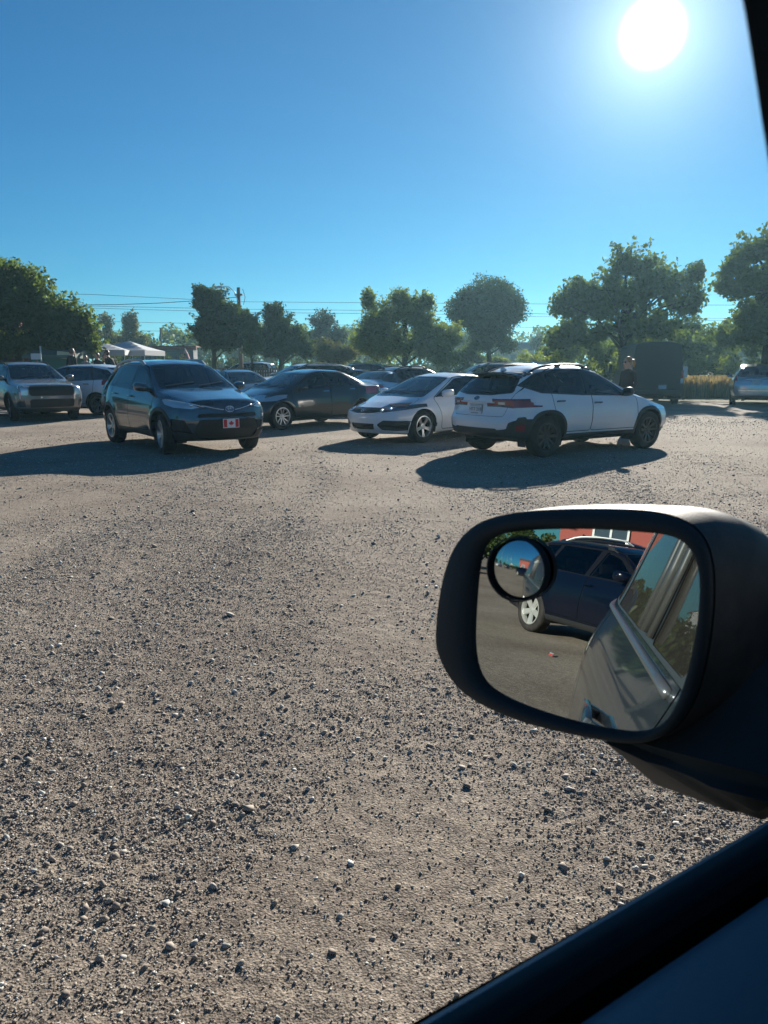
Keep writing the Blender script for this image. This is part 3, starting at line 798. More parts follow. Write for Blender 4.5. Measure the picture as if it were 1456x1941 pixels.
PT('tall dark columnar tree in front of the lamp pole', 405, 46, [(405, 575, 38, 38), (400, 630, 42, 46), (430, 640, 34, 40), (390, 560, 22, 22), (440, 600, 22, 34)], 26000, .15, kind='dark', seed=6, trunk=(.16, 1.5), spikes=7, clump=(.3, .5), depth=1.6)
PT('bushy tree with sunlit tips right of the tall columnar tree', 478, 47, [(475, 625, 24, 36), (480, 655, 26, 28), (465, 600, 15, 18)], 10500, .14, kind='green', seed=7, trunk=(.1, 1.2), spikes=4, clump=(.22, .42))
PT('dense dark rounded tree above the wooden fence', 530, 49, [(527, 625, 36, 46), (520, 592, 22, 22), (560, 645, 32, 36), (530, 660, 42, 28), (582, 665, 16, 22)], 24000, .14, kind='dark', seed=8, trunk=(.14, 1.2), spikes=4, clump=(.28, .48))
PT('dusky reddish tipped conifer beyond the grey bush', 613, 72, [(613, 610, 28, 26), (605, 640, 38, 24), (640, 640, 22, 24), (580, 645, 20, 24)], 9000, .2, kind='pine', seed=9, trunk=(.16, 2), clump=(.3, .6), spikes=7)
PT('grey green willow bush in front of the conifer', 632, 52, [(632, 670, 46, 26), (615, 662, 28, 22), (655, 672, 26, 22)], 14000, .11, kind='olive', seed=10, trunk=(.08, .5), clump=(.25, .45), name='bush', cat='bush')
PT('broad lime green maple with a spiky top behind the dark crossover', 765, 44, [(835, 645, 46, 46), (700, 650, 40, 46), (720, 610, 42, 50), (770, 590, 40, 36), (800, 610, 30, 55), (740, 655, 62, 46), (815, 655, 50, 44), (700, 570, 14, 26), (760, 565, 22, 22), (808, 572, 16, 22), (845, 680, 30, 22)], 40000, .14, kind='lime', seed=11, trunk=(.16, 1.0), spikes=9, clump=(.25, .48), dens=.9)
PT('dense ball shaped tree with a bare trunk above the white crossover', 928, 56, [(922, 572, 72, 58), (888, 585, 54, 42), (918, 602, 82, 36), (952, 585, 54, 46), (930, 630, 52, 24), (915, 650, 34, 22), (960, 655, 26, 20)], 46000, .16, kind='dark', seed=12, trunk=(.2, 2.2), clump=(.35, .55), dens=1.7)
PT('large airy oak with gaps of sky over the dark van', 1180, 42, [(1060, 640, 40, 40), (1180, 560, 110, 60), (1120, 580, 70, 60), (1090, 560, 45, 35), (1185, 500, 55, 42), (1240, 540, 60, 50), (1290, 570, 40, 50), (1215, 620, 100, 50), (1110, 630, 60, 45), (1060, 585, 34, 24), (1305, 520, 18, 24)], 30000, .20, kind='green', seed=13, trunk=(.25, 1.9), spikes=9, clump=(.3, .62), dens=.62)
PT('tall oak with bare inner branches at the right edge', 1450, 38, [(1440, 470, 75, 45), (1390, 540, 55, 40), (1480, 540, 80, 90), (1420, 600, 55, 40), (1520, 450, 80, 60), (1370, 505, 26, 30), (1400, 640, 70, 26)], 26000, .20, kind='green', seed=14, trunk=(.26, 2.2), spikes=7, clump=(.3, .62), dens=.6)
PT('low leafy tree between the round tree and the big oak', 1052, 60, [(1052, 672, 42, 26), (1085, 668, 30, 30), (1030, 680, 26, 18)], 9000, .17, kind='green', seed=15, trunk=(.1, .8), clump=(.3, .5))
PT('small dark tree in front of the far house', 1018, 85, [(1018, 650, 16, 13)], 2500, .2, kind='dark', seed=16, trunk=(.1, 1.2), clump=(.3, .5))
PT('young evergreen bush left of the round tree trunk', 890, 62, [(890, 672, 24, 24), (870, 680, 18, 16), (912, 682, 20, 14)], 7000, .15, kind='green', seed=17, trunk=(.07, .5), clump=(.25, .45), name='bush', cat='bush')
PT('yellowing shrub in front of the round tree trunk', 945, 60, [(945, 686, 26, 10), (1000, 684, 22, 12)], 5000, .14, kind='lime', seed=18, trunk=(.05, .3), clump=(.2, .35), name='bush', cat='bush')
# the thicket behind the van and the far tree belt, which nobody could count
def belt(name, label, x0, x1, yc, dy, zf, n, size, kind, seed, cl=(.4, .8)):
    rs = np.random.RandomState(seed); m = int((x1 - x0) * 7); x = x0 + (x1 - x0) * rs.rand(m); h = zf(x, rs); z = h * rs.rand(m) ** .7
    P = np.stack([x, yc + (rs.rand(m) - .5) * dy, z], -1); V, F = leaves(P, cl[0] + (cl[1] - cl[0]) * rs.rand(m), n, size, rs, 1.)
    o = fastmesh(name, V, F, LM[kind]); tag(o, label, 'foliage', kind='stuff'); return o
belt('thicket', 'dense shrubs filling the space behind the dark van and silver SUV', 10, 40, 50, 5, lambda x, r: 3.0 + 1.6 * vnoise(x * .3, x * 0 + 2, 4, 3), 60000, .2, 'green', 21)
belt('thicket', 'sunlit low scrub in front of the tree belt', 8, 40, 45, 3, lambda x, r: 1.2 + 1.3 * vnoise(x * .5, x * 0 + 2, 9, 3), 22000, .15, 'lime', 22, (.3, .5))
belt('treeline', 'far wood along the horizon', -75, 60, 120, 10, lambda x, r: 4.2 + 4.0 * vnoise(x * .09, x * 0 + 7, 5, 4) + 1.2 * (np.abs(x + 3) < 18), 60000, .55, 'green', 23, (.8, 1.5))
belt('treeline', 'dark bushes closing the lot behind the parked cars', -26, 14, 60, 4, lambda x, r: 1.0 + 1.6 * vnoise(x * .25, x * 0 + 7, 15, 4), 26000, .2, 'dark', 24, (.3, .6))
# ------------------------------------------------------------------ grass
def field(name, pts, z, m, label):
    o = meshobj(name, [(x, y, z) for x, y in pts], [tuple(range(len(pts)))], m); tag(o, label, 'grass', kind='structure'); return o
field('verge', [(14.5, 33.5), (22, 31.2), (60, 34), (60, 60), (9, 60), (9, 36.5)], .018, mat('mown_grass', (.10, .11, .045), .95, noise=(1.2, .8, (.17, .14, .07)), bump=(60, 1., .05)), 'short mown grass beside the silver SUV')
field('far_field', [(-90, 52), (9, 52), (9, 60), (60, 60), (110, 110), (-140, 110)], .012, mat('field_grass', (.12, .13, .06), .95, noise=(.8, .8, (.19, .17, .09))), 'dull green field beyond the trees')
rs = np.random.RandomState(5); n = 26000; x = 13.6 + rs.rand(n) * 22; y = 38.2 + rs.rand(n) * 5; h = .45 + .65 * rs.rand(n)
b = np.stack([x, y, 0 * x], -1); t = b + np.stack([(rs.rand(n) - .5) * .3, (rs.rand(n) - .5) * .3, h], -1); s = np.stack([.018 + 0 * x, .01 * rs.randn(n), 0 * x], -1)
o = fastmesh('tall_grass', np.stack([b - s, b + s, t + s * .8, t - s * .8], 1).reshape(-1, 3), np.arange(4 * n).reshape(-1, 4), LM['dry']); tag(o, 'tall dry seeding grass behind the mown strip', 'grass', kind='stuff')
# ------------------------------------------------------------------ the parked cars
RED = mat('red_lens', (.28, .008, .012), .12, coat=1.); DRED = mat('dark_red_lens', (.09, .008, .01), .12, coat=1.)
AMB = mat('amber_lens', (.55, .16, .02), .15, coat=1.)
WLENS = mat('clear_lens', (.62, .64, .65), .2, metal=.6, coat=1.); DLENS = mat('smoked_lens', (.05, .055, .06), .08, metal=.2, coat=1.)
MLENS = mat('grey_lens', (.26, .28, .30), .1, metal=.5, coat=1.)
GRL = mat('grille_black', (.008, .008, .009), .45, bump=(120, 1., .01))
SILV = mat('satin_silver', (.45, .46, .47), .35, .9)
RIMS = mat('machined_alloy', (.55, .56, .57), .3, .95); RIMB = mat('black_alloy', (.07, .07, .075), .3, .85)
EMB = mat('emblem_blue', (.02, .05, .16), .2, coat=1.)
P_grey = paint('paint_slate_grey', (.075, .095, .115), .6, .16)
P_white = paint('paint_white', (.80, .81, .82), 0., .3)
P_white2 = paint('paint_pearl_white', (.78, .80, .82), .0, .3)
P_black = paint('paint_black', (.008, .012, .015), .1, .2, .04)
P_beige = paint('paint_stone_beige', (.24, .22, .20), .4, .25)
P_silver = paint('paint_silver', (.40, .44, .48), .7, .2)
P_navy = mat('paint_navy', (.002, .0045, .013), .25, coat=.4, spec=.2)
P_char = paint('paint_charcoal', (.03, .032, .036), .4, .3)
P_own = paint('paint_own_grey', (.035, .045, .056), .3, .4, .1)

def efront(H, view, a, b, push=.01):
    """frame for badges: X to the reader's right, Y outward, Z up"""
    M = H.frame_at(view, a, b, push); return M @ Matrix.Diagonal((-1, 1, 1, 1))
def ring(M, rx, rz, r, n=24, c=(0, 0), mb=None, tilt=0.):
    mb = mb or MB(); pts = []
    for i in range(n + 1):
        t = 2 * math.pi * i / n; x, z = rx * math.cos(t), rz * math.sin(t)
        pts.append((c[0] + x * math.cos(tilt) - z * math.sin(tilt), 0, c[1] + x * math.sin(tilt) + z * math.cos(tilt)))
    return mb.tube(pts, r, 6, False, M)

LEAF = [(0, .5), (.09, .33), (.2, .38), (.16, .12), (.28, .22), (.31, .14), (.46, .16), (.42, .06), (.5, .0), (.27, -.2), (.3, -.29), (.03, -.25), (.03, -.5)]
LEAF = LEAF + [(-x, z) for x, z in LEAF[::-1] if x]
def flag_plate(M, o, w, h):
    red = mat('flag_red', (.55, .015, .02), .4)
    paint_shapes([[(-w / 2 + .012, -h / 2 + .01), (-w / 4 - .003, -h / 2 + .01), (-w / 4 - .003, h / 2 - .01), (-w / 2 + .012, h / 2 - .01)]], M, 'flag_bar', red, o)
    paint_shapes([[(w / 4 + .003, -h / 2 + .01), (w / 2 - .012, -h / 2 + .01), (w / 2 - .012, h / 2 - .01), (w / 4 + .003, h / 2 - .01)]], M, 'flag_bar', red, o)
    # the leaf as a fan so that the concave outline fills cleanly
    k = h * .62; P = [(x * k, z * k) for x, z in LEAF]; m = MB()
    n = len(P); V = [(0, .0105, .0)] + [(x, .0105, z) for x, z in P]
    m.add(V, [(0, 1 + i, 1 + (i + 1) % n) for i in range(n)], M); m.build('maple_leaf', red, o)

def rav_front(H, root):
    M = efront(H, 'F', 0, .80, .014); m = MB()
    ring(M, .075, .05, .006, mb=m); ring(M, .024, .047, .005, mb=m); ring(M, .052, .018, .005, c=(0, .026), mb=m)
    bk = MB(); bk.prism([(.085 * math.cos(t), .06 * math.sin(t)) for t in [2 * math.pi * i / 20 for i in range(20)]], .008, M @ Matrix.Translation((0, -.012, 0)))
    e = bk.build('badge', EMB, root); m.build('badge_rings', CHR(), e, smooth=True)
    plate(H, root, 'F', 0, .56, .30, .155, (.78, .78, .78), flag_plate, off=.02)
    for sg in (1, -1):
        m = MB(); pts = []
        for k in range(9):
            y = sg * (.1 + .36 * k / 8); p, n = H.hit('F', y, .79 + .075 * (k / 8) ** 1.2); pts.append(p + n * .006)
        m.tube(pts, .009, 6); m.build('chrome_strip', CHR(), root, smooth=True)
    for sg in (1, -1):     # bright led brow in each lamp
        pts = []
        for k in range(8):
            y = sg * (.44 + .38 * k / 7); p, n = H.hit('F', y, .845 + .11 * (k / 7)); pts.append(p + n * .004)
        m = MB(); m.tube(pts, .012, 6); p, n = H.hit('F', sg * .62, .875); m.ball(p + n * -.005, .035); m.build('lamp_detail', CHR(), root, smooth=True)

A7 = lambda *p: list(p)
S_rav = dict(
    name='parked_suv', label='dark slate grey SUV with a red and white maple leaf plate up front', cat='car',
    loc=(-3.98, 15.01, 0), rz=-52.98, paint=P_grey, R=.355, wx=(1.33, -1.33), xf=2.26, xr=-2.345, steer=-9,
    zt=[(2.26, .965), (2.0, 1.01), (1.25, 1.11), (1.05, 1.14), (.22, 1.575), (-.15, 1.64), (-.9, 1.655), (-1.7, 1.60), (-2.34, 1.52)],
    drop=[(2.3, .05), (1.2, .06), (.3, .07), (-2.3, .08)],
    zb=[(2.26, .86), (1.0, 1.03), (-1.2, 1.10), (-2.3, 1.17)], zl=[(2.26, .27), (1.8, .23), (0, .27), (-1.8, .27), (-2.3, .36)],
    w=[(2.26, .78), (1.9, .87), (1.3, .915), (0, .92), (-1.5, .92), (-2.34, .80)], wc=[(2.26, .64), (1.05, .79), (.2, .635), (-.5, .64), (-2.3, .58)],
    ff=[(.2, .14), (.45, .03), (.6, 0), (.72, .02), (.88, .05), (.99, .14)], fr=[(.4, 0), (.8, .0), (1.0, .05), (1.2, .17), (1.5, .42), (1.6, .46)],
    pf=(.34, 2.3), cowl=1.05, cowlz=1.13, ws=[(-.73, 1.125), (-.3, 1.09), (.3, 1.09), (.73, 1.125), (.585, 1.535), (.3, 1.56), (-.3, 1.56), (-.585, 1.535)],
    rw=[(-.6, 1.18), (.6, 1.18), (.5, 1.5), (-.5, 1.5)],
    dlo=[(.93, 1.06), (.25, 1.475), (-.15, 1.55), (-1.0, 1.555), (-1.6, 1.46), (-1.9, 1.24), (-1.65, 1.155), (0, 1.08)],
    win=[[(.80, 1.09), (.22, 1.44), (-.14, 1.52), (-.2, 1.10)], [(-.30, 1.105), (-.25, 1.525), (-1.0, 1.53), (-1.12, 1.14)], [(-1.19, 1.15), (-1.1, 1.52), (-1.57, 1.43), (-1.8, 1.24), (-1.62, 1.175)]],
    wintint=[0, 1, 1], windoor=[0, 1, 9], wsglass=glass('suv_windshield', (.22, .27, .3)), glass=glass('suv_side_glass', (.25, .3, .32), ior=2.6), rearglass=glass('suv_rear_glass', (.12, .13, .14), ior=2.6),
    doors=[[(.98, .40), (1.0, 1.03), (.2, 1.50), (-.2, 1.575), (-.24, .38)], [(-.245, .38), (-.21, 1.575), (-1.05, 1.58), (-1.22, 1.1), (-1.22, .78), (-.9, .38)]],
    handles=[(-.08, .97), (-.98, 1.0)], handlemat=P_grey,
    clad=[([(1.0, .2), (1.0, .38), (-1.0, .38), (-1.0, .2)], 'S', 'cladding'), ([(2.6, .1), (2.6, .44), (1.5, .40), (1.5, .1)], 'S', 'cladding'), ([(-2.6, .1), (-2.6, .5), (-1.5, .45), (-1.5, .1)], 'S', 'cladding'),
          ([(-.95, .1), (.95, .1), (.92, .36), (-.92, .36)], 'F', 'cladding'), ([(-.95, .1), (.95, .1), (.95, .52), (-.95, .52)], 'B', 'cladding')],
    archtrim=.115, archgap=.05,
    cuts=[([(-.5, .3), (.5, .3), (.60, .45), (.52, .63), (-.52, .63), (-.60, .45)], 'F', 'lowgrille', .04), ([(-.55, .665), (.55, .665), (.52, .73), (-.52, .73)], 'F', 'upgrille', .02),
          ([(.62, .40), (.86, .44), (.86, .64), (.74, .62)], 'F', 'foggrille', .02, ('body', 'cladding'), 'm'),
          ([(.38, .815), (.60, .785), (.84, .80), (.95, .86), (.95, .99), (.84, .985), (.55, .885)], 'F', 'headlight', .01, ('body',), 'm'), ([(1.78, .985), (1.95, .90), (2.4, .83), (2.4, .98), (2.1, .995)], 'S', 'headlight', .01, ('body',)),
          ([(.50, .835), (.62, .81), (.80, .825), (.85, .87), (.84, .95), (.70, .92)], 'F', 'lampin', .01, ('headlight',), 'm'),
          ([(.65, .96), (.85, 1.14), (.72, 1.16), (.55, 1.0)], 'B', 'taillight', .01, ('body',), 'm')],
    cutparts=dict(lowgrille=('lower_grille', GRL, -.015), upgrille=('grille', GRL, -.012), foggrille=('fog_lamp_recess+', GRL, -.02), headlight=('headlight+', DLENS, 0.), lampin=('lamp_reflector+', WLENS, .003), taillight=('taillight+', RED, .004)),
    hood=[(1.08, -.70), (1.08, .70), (1.5, .72), (2.02, .62), (2.1, 0), (2.02, -.62), (1.5, -.72)],
    rails=(-.02, -1.8, .60, .055), railmat=SILV, railr=.026, feet=(1, 11), fin=-1.4, mirror=(.72, 1.10, 1.), rim='twin5', rimmat=RIMS, extra=[rav_front])
car_rav = make_car(S_rav)

# ---- white crossover seen from behind
def cross_rear(H, root):
    dark = mat('plate_ink', (.06, .10, .16), .5); pale = mat('plate_line', (.25, .32, .38), .5)
    def art(M, o, w, h):
        text_mesh('HT7 21B', .082, M @ Matrix.Translation((0, .008, .0)), 'plate_text', dark, o)
        paint_shapes([[(-.11, -.07), (.07, -.07), (.07, -.052), (-.11, -.052)], [(-.12, .052), (.12, .052), (.12, .062), (-.12, .062)]], M, 'plate_band', pale, o)
    plate(H, root, 'B', .0, .80, .31, .155, (.62, .66, .68), art, off=.012)
    M = efront(H, 'B', 0, .985, .006); m = MB(); ring(M, .062, .038, .004, mb=m)
    for x, z, r in ((-.03, .01, .009), (.0, .016, .005), (.014, .0, .005), (.03, .012, .005), (.02, -.016, .005), (-.005, -.012, .005)):
        m.box((x, 0, z), (r * 2, .004, r * 2), M, ry=.78)
    bk = MB(); bk.prism([(.062 * math.cos(t), .038 * math.sin(t)) for t in [2 * math.pi * i / 20 for i in range(20)]], .006, M @ Matrix.Translation((0, -.008, 0)))
    e = bk.build('badge', EMB, root); m.build('badge_stars', CHR(), e)
    m = MB(); pts = []
    for k in range(13):
        y = -.42 + .84 * k / 12; p, n = H.hit('B', y, .925 - .0 * y); pts.append(p + n * .012)
    m.tube(pts, .012, 6); m.build('tailgate_lip', P_white, root, smooth=True)
    m = MB(); p0 = H.hit('B', 0, 1.40)[0].x
    for k in range(12):
        y = -.56 + 1.12 * (k + .5) / 12; zt_ = H.hit('T', p0 + .16, y)[0].z; m.box((p0 - .035 + .25 * y * y, y, zt_ - .035), (.15, .094, .022), ry=.12)
    m.build('spoiler', BLK(), root)
    m = MB(); pts = [H.hit('B', y, 1.10 + .0 * y)[0] + Vector((-.015, 0, 0)) for y in (0.0, -.1, -.25, -.38)]; m.tube(pts, .009, 6); m.build('rear_wiper', BLK(), root)
    for sg in (1, -1):
        m = MB(); P = []
        p, n = H.hit('B', sg * .55, .915); M = efront(H, 'B', sg * .55, .915, .008); m.box((0, 0, 0), (.13, .012, .045), M, bev=.01); m.build('reversing_lamp', WLENS, root)

S_cross = dict(
    name='parked_crossover', label='white crossover with black wheel arch cladding and roof rails, seen from its tailgate', cat='car',
    loc=(3.36, 14.41, 0), rz=34.3, paint=P_white, R=.35, wx=(1.335, -1.335), xf=2.25, xr=-2.23,
    zt=[(2.25, .82), (2.05, .88), (1.2, 1.03), (1.0, 1.07), (.15, 1.47), (-.25, 1.545), (-.9, 1.55), (-1.6, 1.49), (-2.23, 1.41)],
    drop=[(2.3, .05), (1.2, .05), (.3, .06), (-2.3, .07)],
    zb=[(2.26, .78), (1.0, .97), (-1.0, 1.02), (-2.3, 1.07)], zl=[(2.26, .27), (1.8, .24), (0, .28), (-1.8, .28), (-2.3, .38)],
    w=[(2.26, .74), (1.9, .85), (1.3, .895), (0, .90), (-1.5, .90), (-2.0, .865), (-2.23, .80)], wc=[(2.26, .58), (1.0, .74), (.2, .58), (-.5, .585), (-1.6, .55), (-2.3, .52)],
    ff=[(.2, .14), (.45, .02), (.6, 0), (.72, .03), (.85, .10)], fr=[(.2, .10), (.42, .02), (.5, 0), (.66, .0), (.72, .05), (.9, .08), (.96, .06), (1.06, .12), (1.4, .46), (1.5, .5)],
    pf=(.34, 2.4), pr=(.22, 2.6), cowl=1.0, cowlz=1.05, ws=[(-.68, 1.045), (-.3, 1.03), (.3, 1.03), (.68, 1.045), (.53, 1.435), (.3, 1.455), (-.3, 1.455), (-.53, 1.435)],
    rw=[(-.66, 1.10), (-.3, 1.06), (.3, 1.06), (.66, 1.10), (.60, 1.22), (.47, 1.40), (.25, 1.42), (-.25, 1.42), (-.47, 1.40), (-.60, 1.22)],
    dlo=[(.86, .99), (.22, 1.385), (-.2, 1.462), (-.9, 1.47), (-1.35, 1.41), (-1.86, 1.20), (-1.45, 1.075), (-.5, 1.025)],
    win=[[(.66, 1.02), (.18, 1.36), (-.18, 1.435), (-.22, 1.035)], [(-.33, 1.04), (-.29, 1.44), (-.9, 1.445), (-1.2, 1.40), (-1.16, 1.09)], [(-1.22, 1.10), (-1.27, 1.385), (-1.75, 1.20), (-1.44, 1.095)]],
    wintint=[0, 1, 1], windoor=[0, 1, 9], wsglass=glass('pale_glass', (.85, .92, .9)), glass=glass('pale_glass', (.85, .92, .9)), rearglass=glass('smoke_glass', (.3, .32, .33)),
    doors=[[(.95, .42), (.97, .96), (.2, 1.41), (-.2, 1.49), (-.27, .42)], [(-.285, .42), (-.21, 1.49), (-.95, 1.5), (-1.22, 1.42), (-1.2, .80), (-.92, .42)]],
    handles=[(-.12, .885), (-1.05, .93)], handlemat=mat('door_handle_grey', (.12, .13, .14), .3, .5), framemat=mat('satin_black_trim', (.02, .021, .023), .3),
    clad=[([(1.0, .2), (.93, .38), (-.93, .38), (-1.0, .2)], 'S', 'cladding'), ([(2.6, .1), (2.6, .36), (1.7, .36), (1.6, .1)], 'S', 'cladding'), ([(-2.6, .1), (-2.6, .44), (-1.7, .40), (-1.6, .1)], 'S', 'cladding'),
          ([(-1.78, .33), (-1.72, .55), (-1.84, .70), (-1.98, .69), (-2.12, .50), (-2.4, .38), (-2.4, .2)], 'S', 'cladding'), ([(2.4, .3), (2.0, .42), (2.02, .6), (2.2, .62)], 'S', 'cladding'),
          ([(-.95, .1), (.95, .1), (.92, .38), (-.92, .38)], 'F', 'cladding'), ([(-.95, .1), (.95, .1), (.95, .36), (.58, .40), (.5, .50), (-.5, .50), (-.58, .40), (-.95, .36)], 'B', 'cladding'),
          ([(.66, .42), (.72, .60), (.84, .66), (1., .66), (1., .36), (.7, .36)], 'B', 'cladding'), ([(-.66, .42), (-.72, .60), (-.84, .66), (-1., .66), (-1., .36), (-.7, .36)], 'B', 'cladding')],
    archtrim=.10, archgap=.045, archsq=2.5,
    cuts=[([(.42, .975), (.6, .985), (.95, .985), (.95, .86), (.74, .84), (.54, .855), (.46, .905), (.62, .945)], 'B', 'tail', .01, ('body',), 'm'),
          ([(-1.84, .975), (-1.98, .98), (-2.3, .985), (-2.3, .85), (-1.98, .86)], 'S', 'tail', .01, ('body',)),
          ([(.62, .93), (.95, .97), (.95, .87), (.74, .84)], 'B', 'tail2', .01, ('tail',), 'm'), ([(-1.90, .962), (-1.98, .962), (-2.3, .965), (-2.3, .87), (-1.99, .88)], 'S', 'tail2', .01, ('tail',)),
          ([(.78, .46), (.80, .57), (.84, .58), (.83, .46)], 'B', 'reflector', .005, ('cladding', 'body'), 'm'),
          ([(-.45, .4), (.45, .4), (.5, .66), (-.5, .66)], 'F', 'grille', .03), ([(.45, .70), (.86, .72), (.95, .84), (.6, .80)], 'F', 'headlight', .01, ('body',), 'm'), ([(1.95, .74), (1.93, .84), (2.4, .80), (2.4, .70)], 'S', 'headlight', .01, ('body',))],
    cutparts=dict(tail=('taillight+', DRED, .006), tail2=('taillight_lens+', RED, .010), reflector=('reflector+', RED, .008), grille=('grille', GRL, -.01), headlight=('headlight+', WLENS, .002)),
    hatch=[(-.60, .70), (.60, .70), (.71, 1.0), (.72, 1.1), (.56, 1.40), (-.56, 1.40), (-.72, 1.1), (-.71, 1.0)], fillcap=(-1.62, .92, .0001),
    rails=(-.0, -1.62, .53, .05), railmat=mat('rail_grey', (.10, .11, .12), .25, .8), railr=.02, feet=(1, 6, 11), fin=-1.55, mirror=(.62, 1.02, 1.), mirrormat=BLK(), rim='y5', rimmat=RIMB, extra=[cross_rear], wipers=False)
car_cross = make_car(S_cross)

# ---- white coupe
def coupe_front(H, root):
    M = efront(H, 'F', 0, .66, .012); m = MB()
    m.tube([(-.035, 0, .04), (-.026, 0, -.04)], .008, 6, M=M); m.tube([(.035, 0, .04), (.026, 0, -.04)], .008, 6, M=M); m.tube([(-.03, 0, .0), (.03, 0, 0)], .007, 6, M=M)
    ring(M, .052, .052, .005, mb=m); m.build('badge', CHR(), root, smooth=True)
    m = MB(); pts = [H.hit('F', -.5 + k / 12, .585 + .16 * abs(-.5 + k / 12) ** 1.6)[0] + Vector((.006, 0, 0)) for k in range(13)]; m.tube(pts, .010, 6); m.build('chrome_strip', CHR(), root, smooth=True)
    for sg in (1, -1):
        m = MB()
        for y in (.43, .53): p, n = H.hit('F', sg * y, .665 + (y - .43) * .25); m.ball(p - n * .012, .036)
        m.build('lamp_detail', CHR(), root, smooth=True)
S_coupe = dict(
    name='parked_coupe', label='white two door coupe facing forward, between the black sedan and the white crossover', cat='car',
    loc=(1.14, 17.04, 0), rz=-135.5, paint=P_white2, R=.325, wx=(1.31, -1.31), xf=2.24, xr=-2.3,
    zt=[(2.24, .69), (2.0, .785), (1.5, .88), (1.2, .94), (.2, 1.33), (-.2, 1.39), (-.8, 1.37), (-1.7, 1.10), (-2.1, 1.06), (-2.3, 1.02)],
    drop=[(2.3, .04), (1.2, .05), (.3, .05), (-2.3, .05)],
    zb=[(2.26, .64), (1.1, .88), (-1.0, .95), (-2.3, .98)], zl=[(2.26, .20), (1.8, .17), (0, .19), (-1.8, .20), (-2.3, .3)],
    w=[(2.26, .74), (1.9, .83), (1.3, .875), (0, .88), (-1.5, .88), (-2.3, .78)], wc=[(2.26, .56), (1.15, .74), (.1, .54), (-.5, .54), (-1.7, .60), (-2.3, .58)],
    ff=[(.15, .12), (.35, .0), (.5, .0), (.60, .02), (.66, .06), (.76, .18)], fr=[(.3, .08), (.5, 0), (.8, .02), (1.0, .08)],
    pf=(.42, 2.3), cowl=1.18, cowlz=.93, ws=[(-.70, .905), (-.3, .90), (.3, .90), (.70, .905), (.52, 1.285), (.3, 1.305), (-.3, 1.305), (-.52, 1.285)],
    rw=[(-.6, 1.12), (.6, 1.12), (.48, 1.33), (-.48, 1.33)],
    dlo=[(.92, .90), (.1, 1.26), (-.35, 1.315), (-.9, 1.28), (-1.4, 1.10), (-1.35, 1.03), (-.6, .965)],
    win=[[(.78, .92), (.1, 1.235), (-.35, 1.29), (-.55, 1.28), (-.5, .985)], [(-.6, .99), (-.62, 1.275), (-.88, 1.26), (-1.32, 1.09), (-1.28, 1.05)]],
    wintint=[0, 0], windoor=[0, 9], wsglass=glass('coupe_windshield', (.5, .58, .6)), glass=glass('coupe_side_glass', (.12, .14, .15)),
    doors=[[(.74, .26), (.80, .60), (.98, .88), (.1, 1.285), (-.55, 1.34), (-.62, .9), (-.5, .26)]], handles=[(-.42, .84)],
    cuts=[([(-.32, .60), (.32, .60), (.48, .635), (.45, .705), (.3, .71), (-.3, .71), (-.45, .705), (-.48, .635)], 'F', 'grille', .02),
          ([(.455, .615), (.7, .66), (.97, .76), (.97, .80), (.72, .765), (.44, .705)], 'F', 'headlight', .01, ('body',), 'm'), ([(1.45, .80), (1.62, .735), (2.4, .66), (2.4, .76), (1.9, .77)], 'S', 'headlight', .01, ('body',)),
          ([(1.45, .80), (1.62, .735), (1.82, .72), (1.80, .785)], 'S', 'amber', .01, ('headlight',)),
          ([(-.30, .28), (.30, .28), (.32, .40), (-.32, .40)], 'F', 'lowgrille', .02), ([(.38, .38), (.46, .28), (.80, .26), (.90, .36), (.82, .46), (.50, .47)], 'F', 'fog', .03, ('body',), 'm'),
          ([(.6, .8), (.9, .86), (.9, .95), (.6, .93)], 'B', 'taillight', .01, ('body',), 'm')],
    cutparts=dict(grille=('grille', GRL, -.008), headlight=('headlight+', DLENS, .003), amber=('indicator+', AMB, .008), lowgrille=('lower_grille', GRL, -.02), fog=('fog_lamp_recess+', GRL, -.02), taillight=('taillight+', RED, .004)),
    hood=[(1.26, -.68), (1.26, .68), (1.6, .70), (2.05, .55), (2.16, 0), (2.05, -.55), (1.6, -.70)],
    mirror=(.70, .93, .95), rim='twin5', rimmat=RIMS, archgap=.035, seatz=.38, seatx=.0, extra=[coupe_front])
car_coupe = make_car(S_coupe)

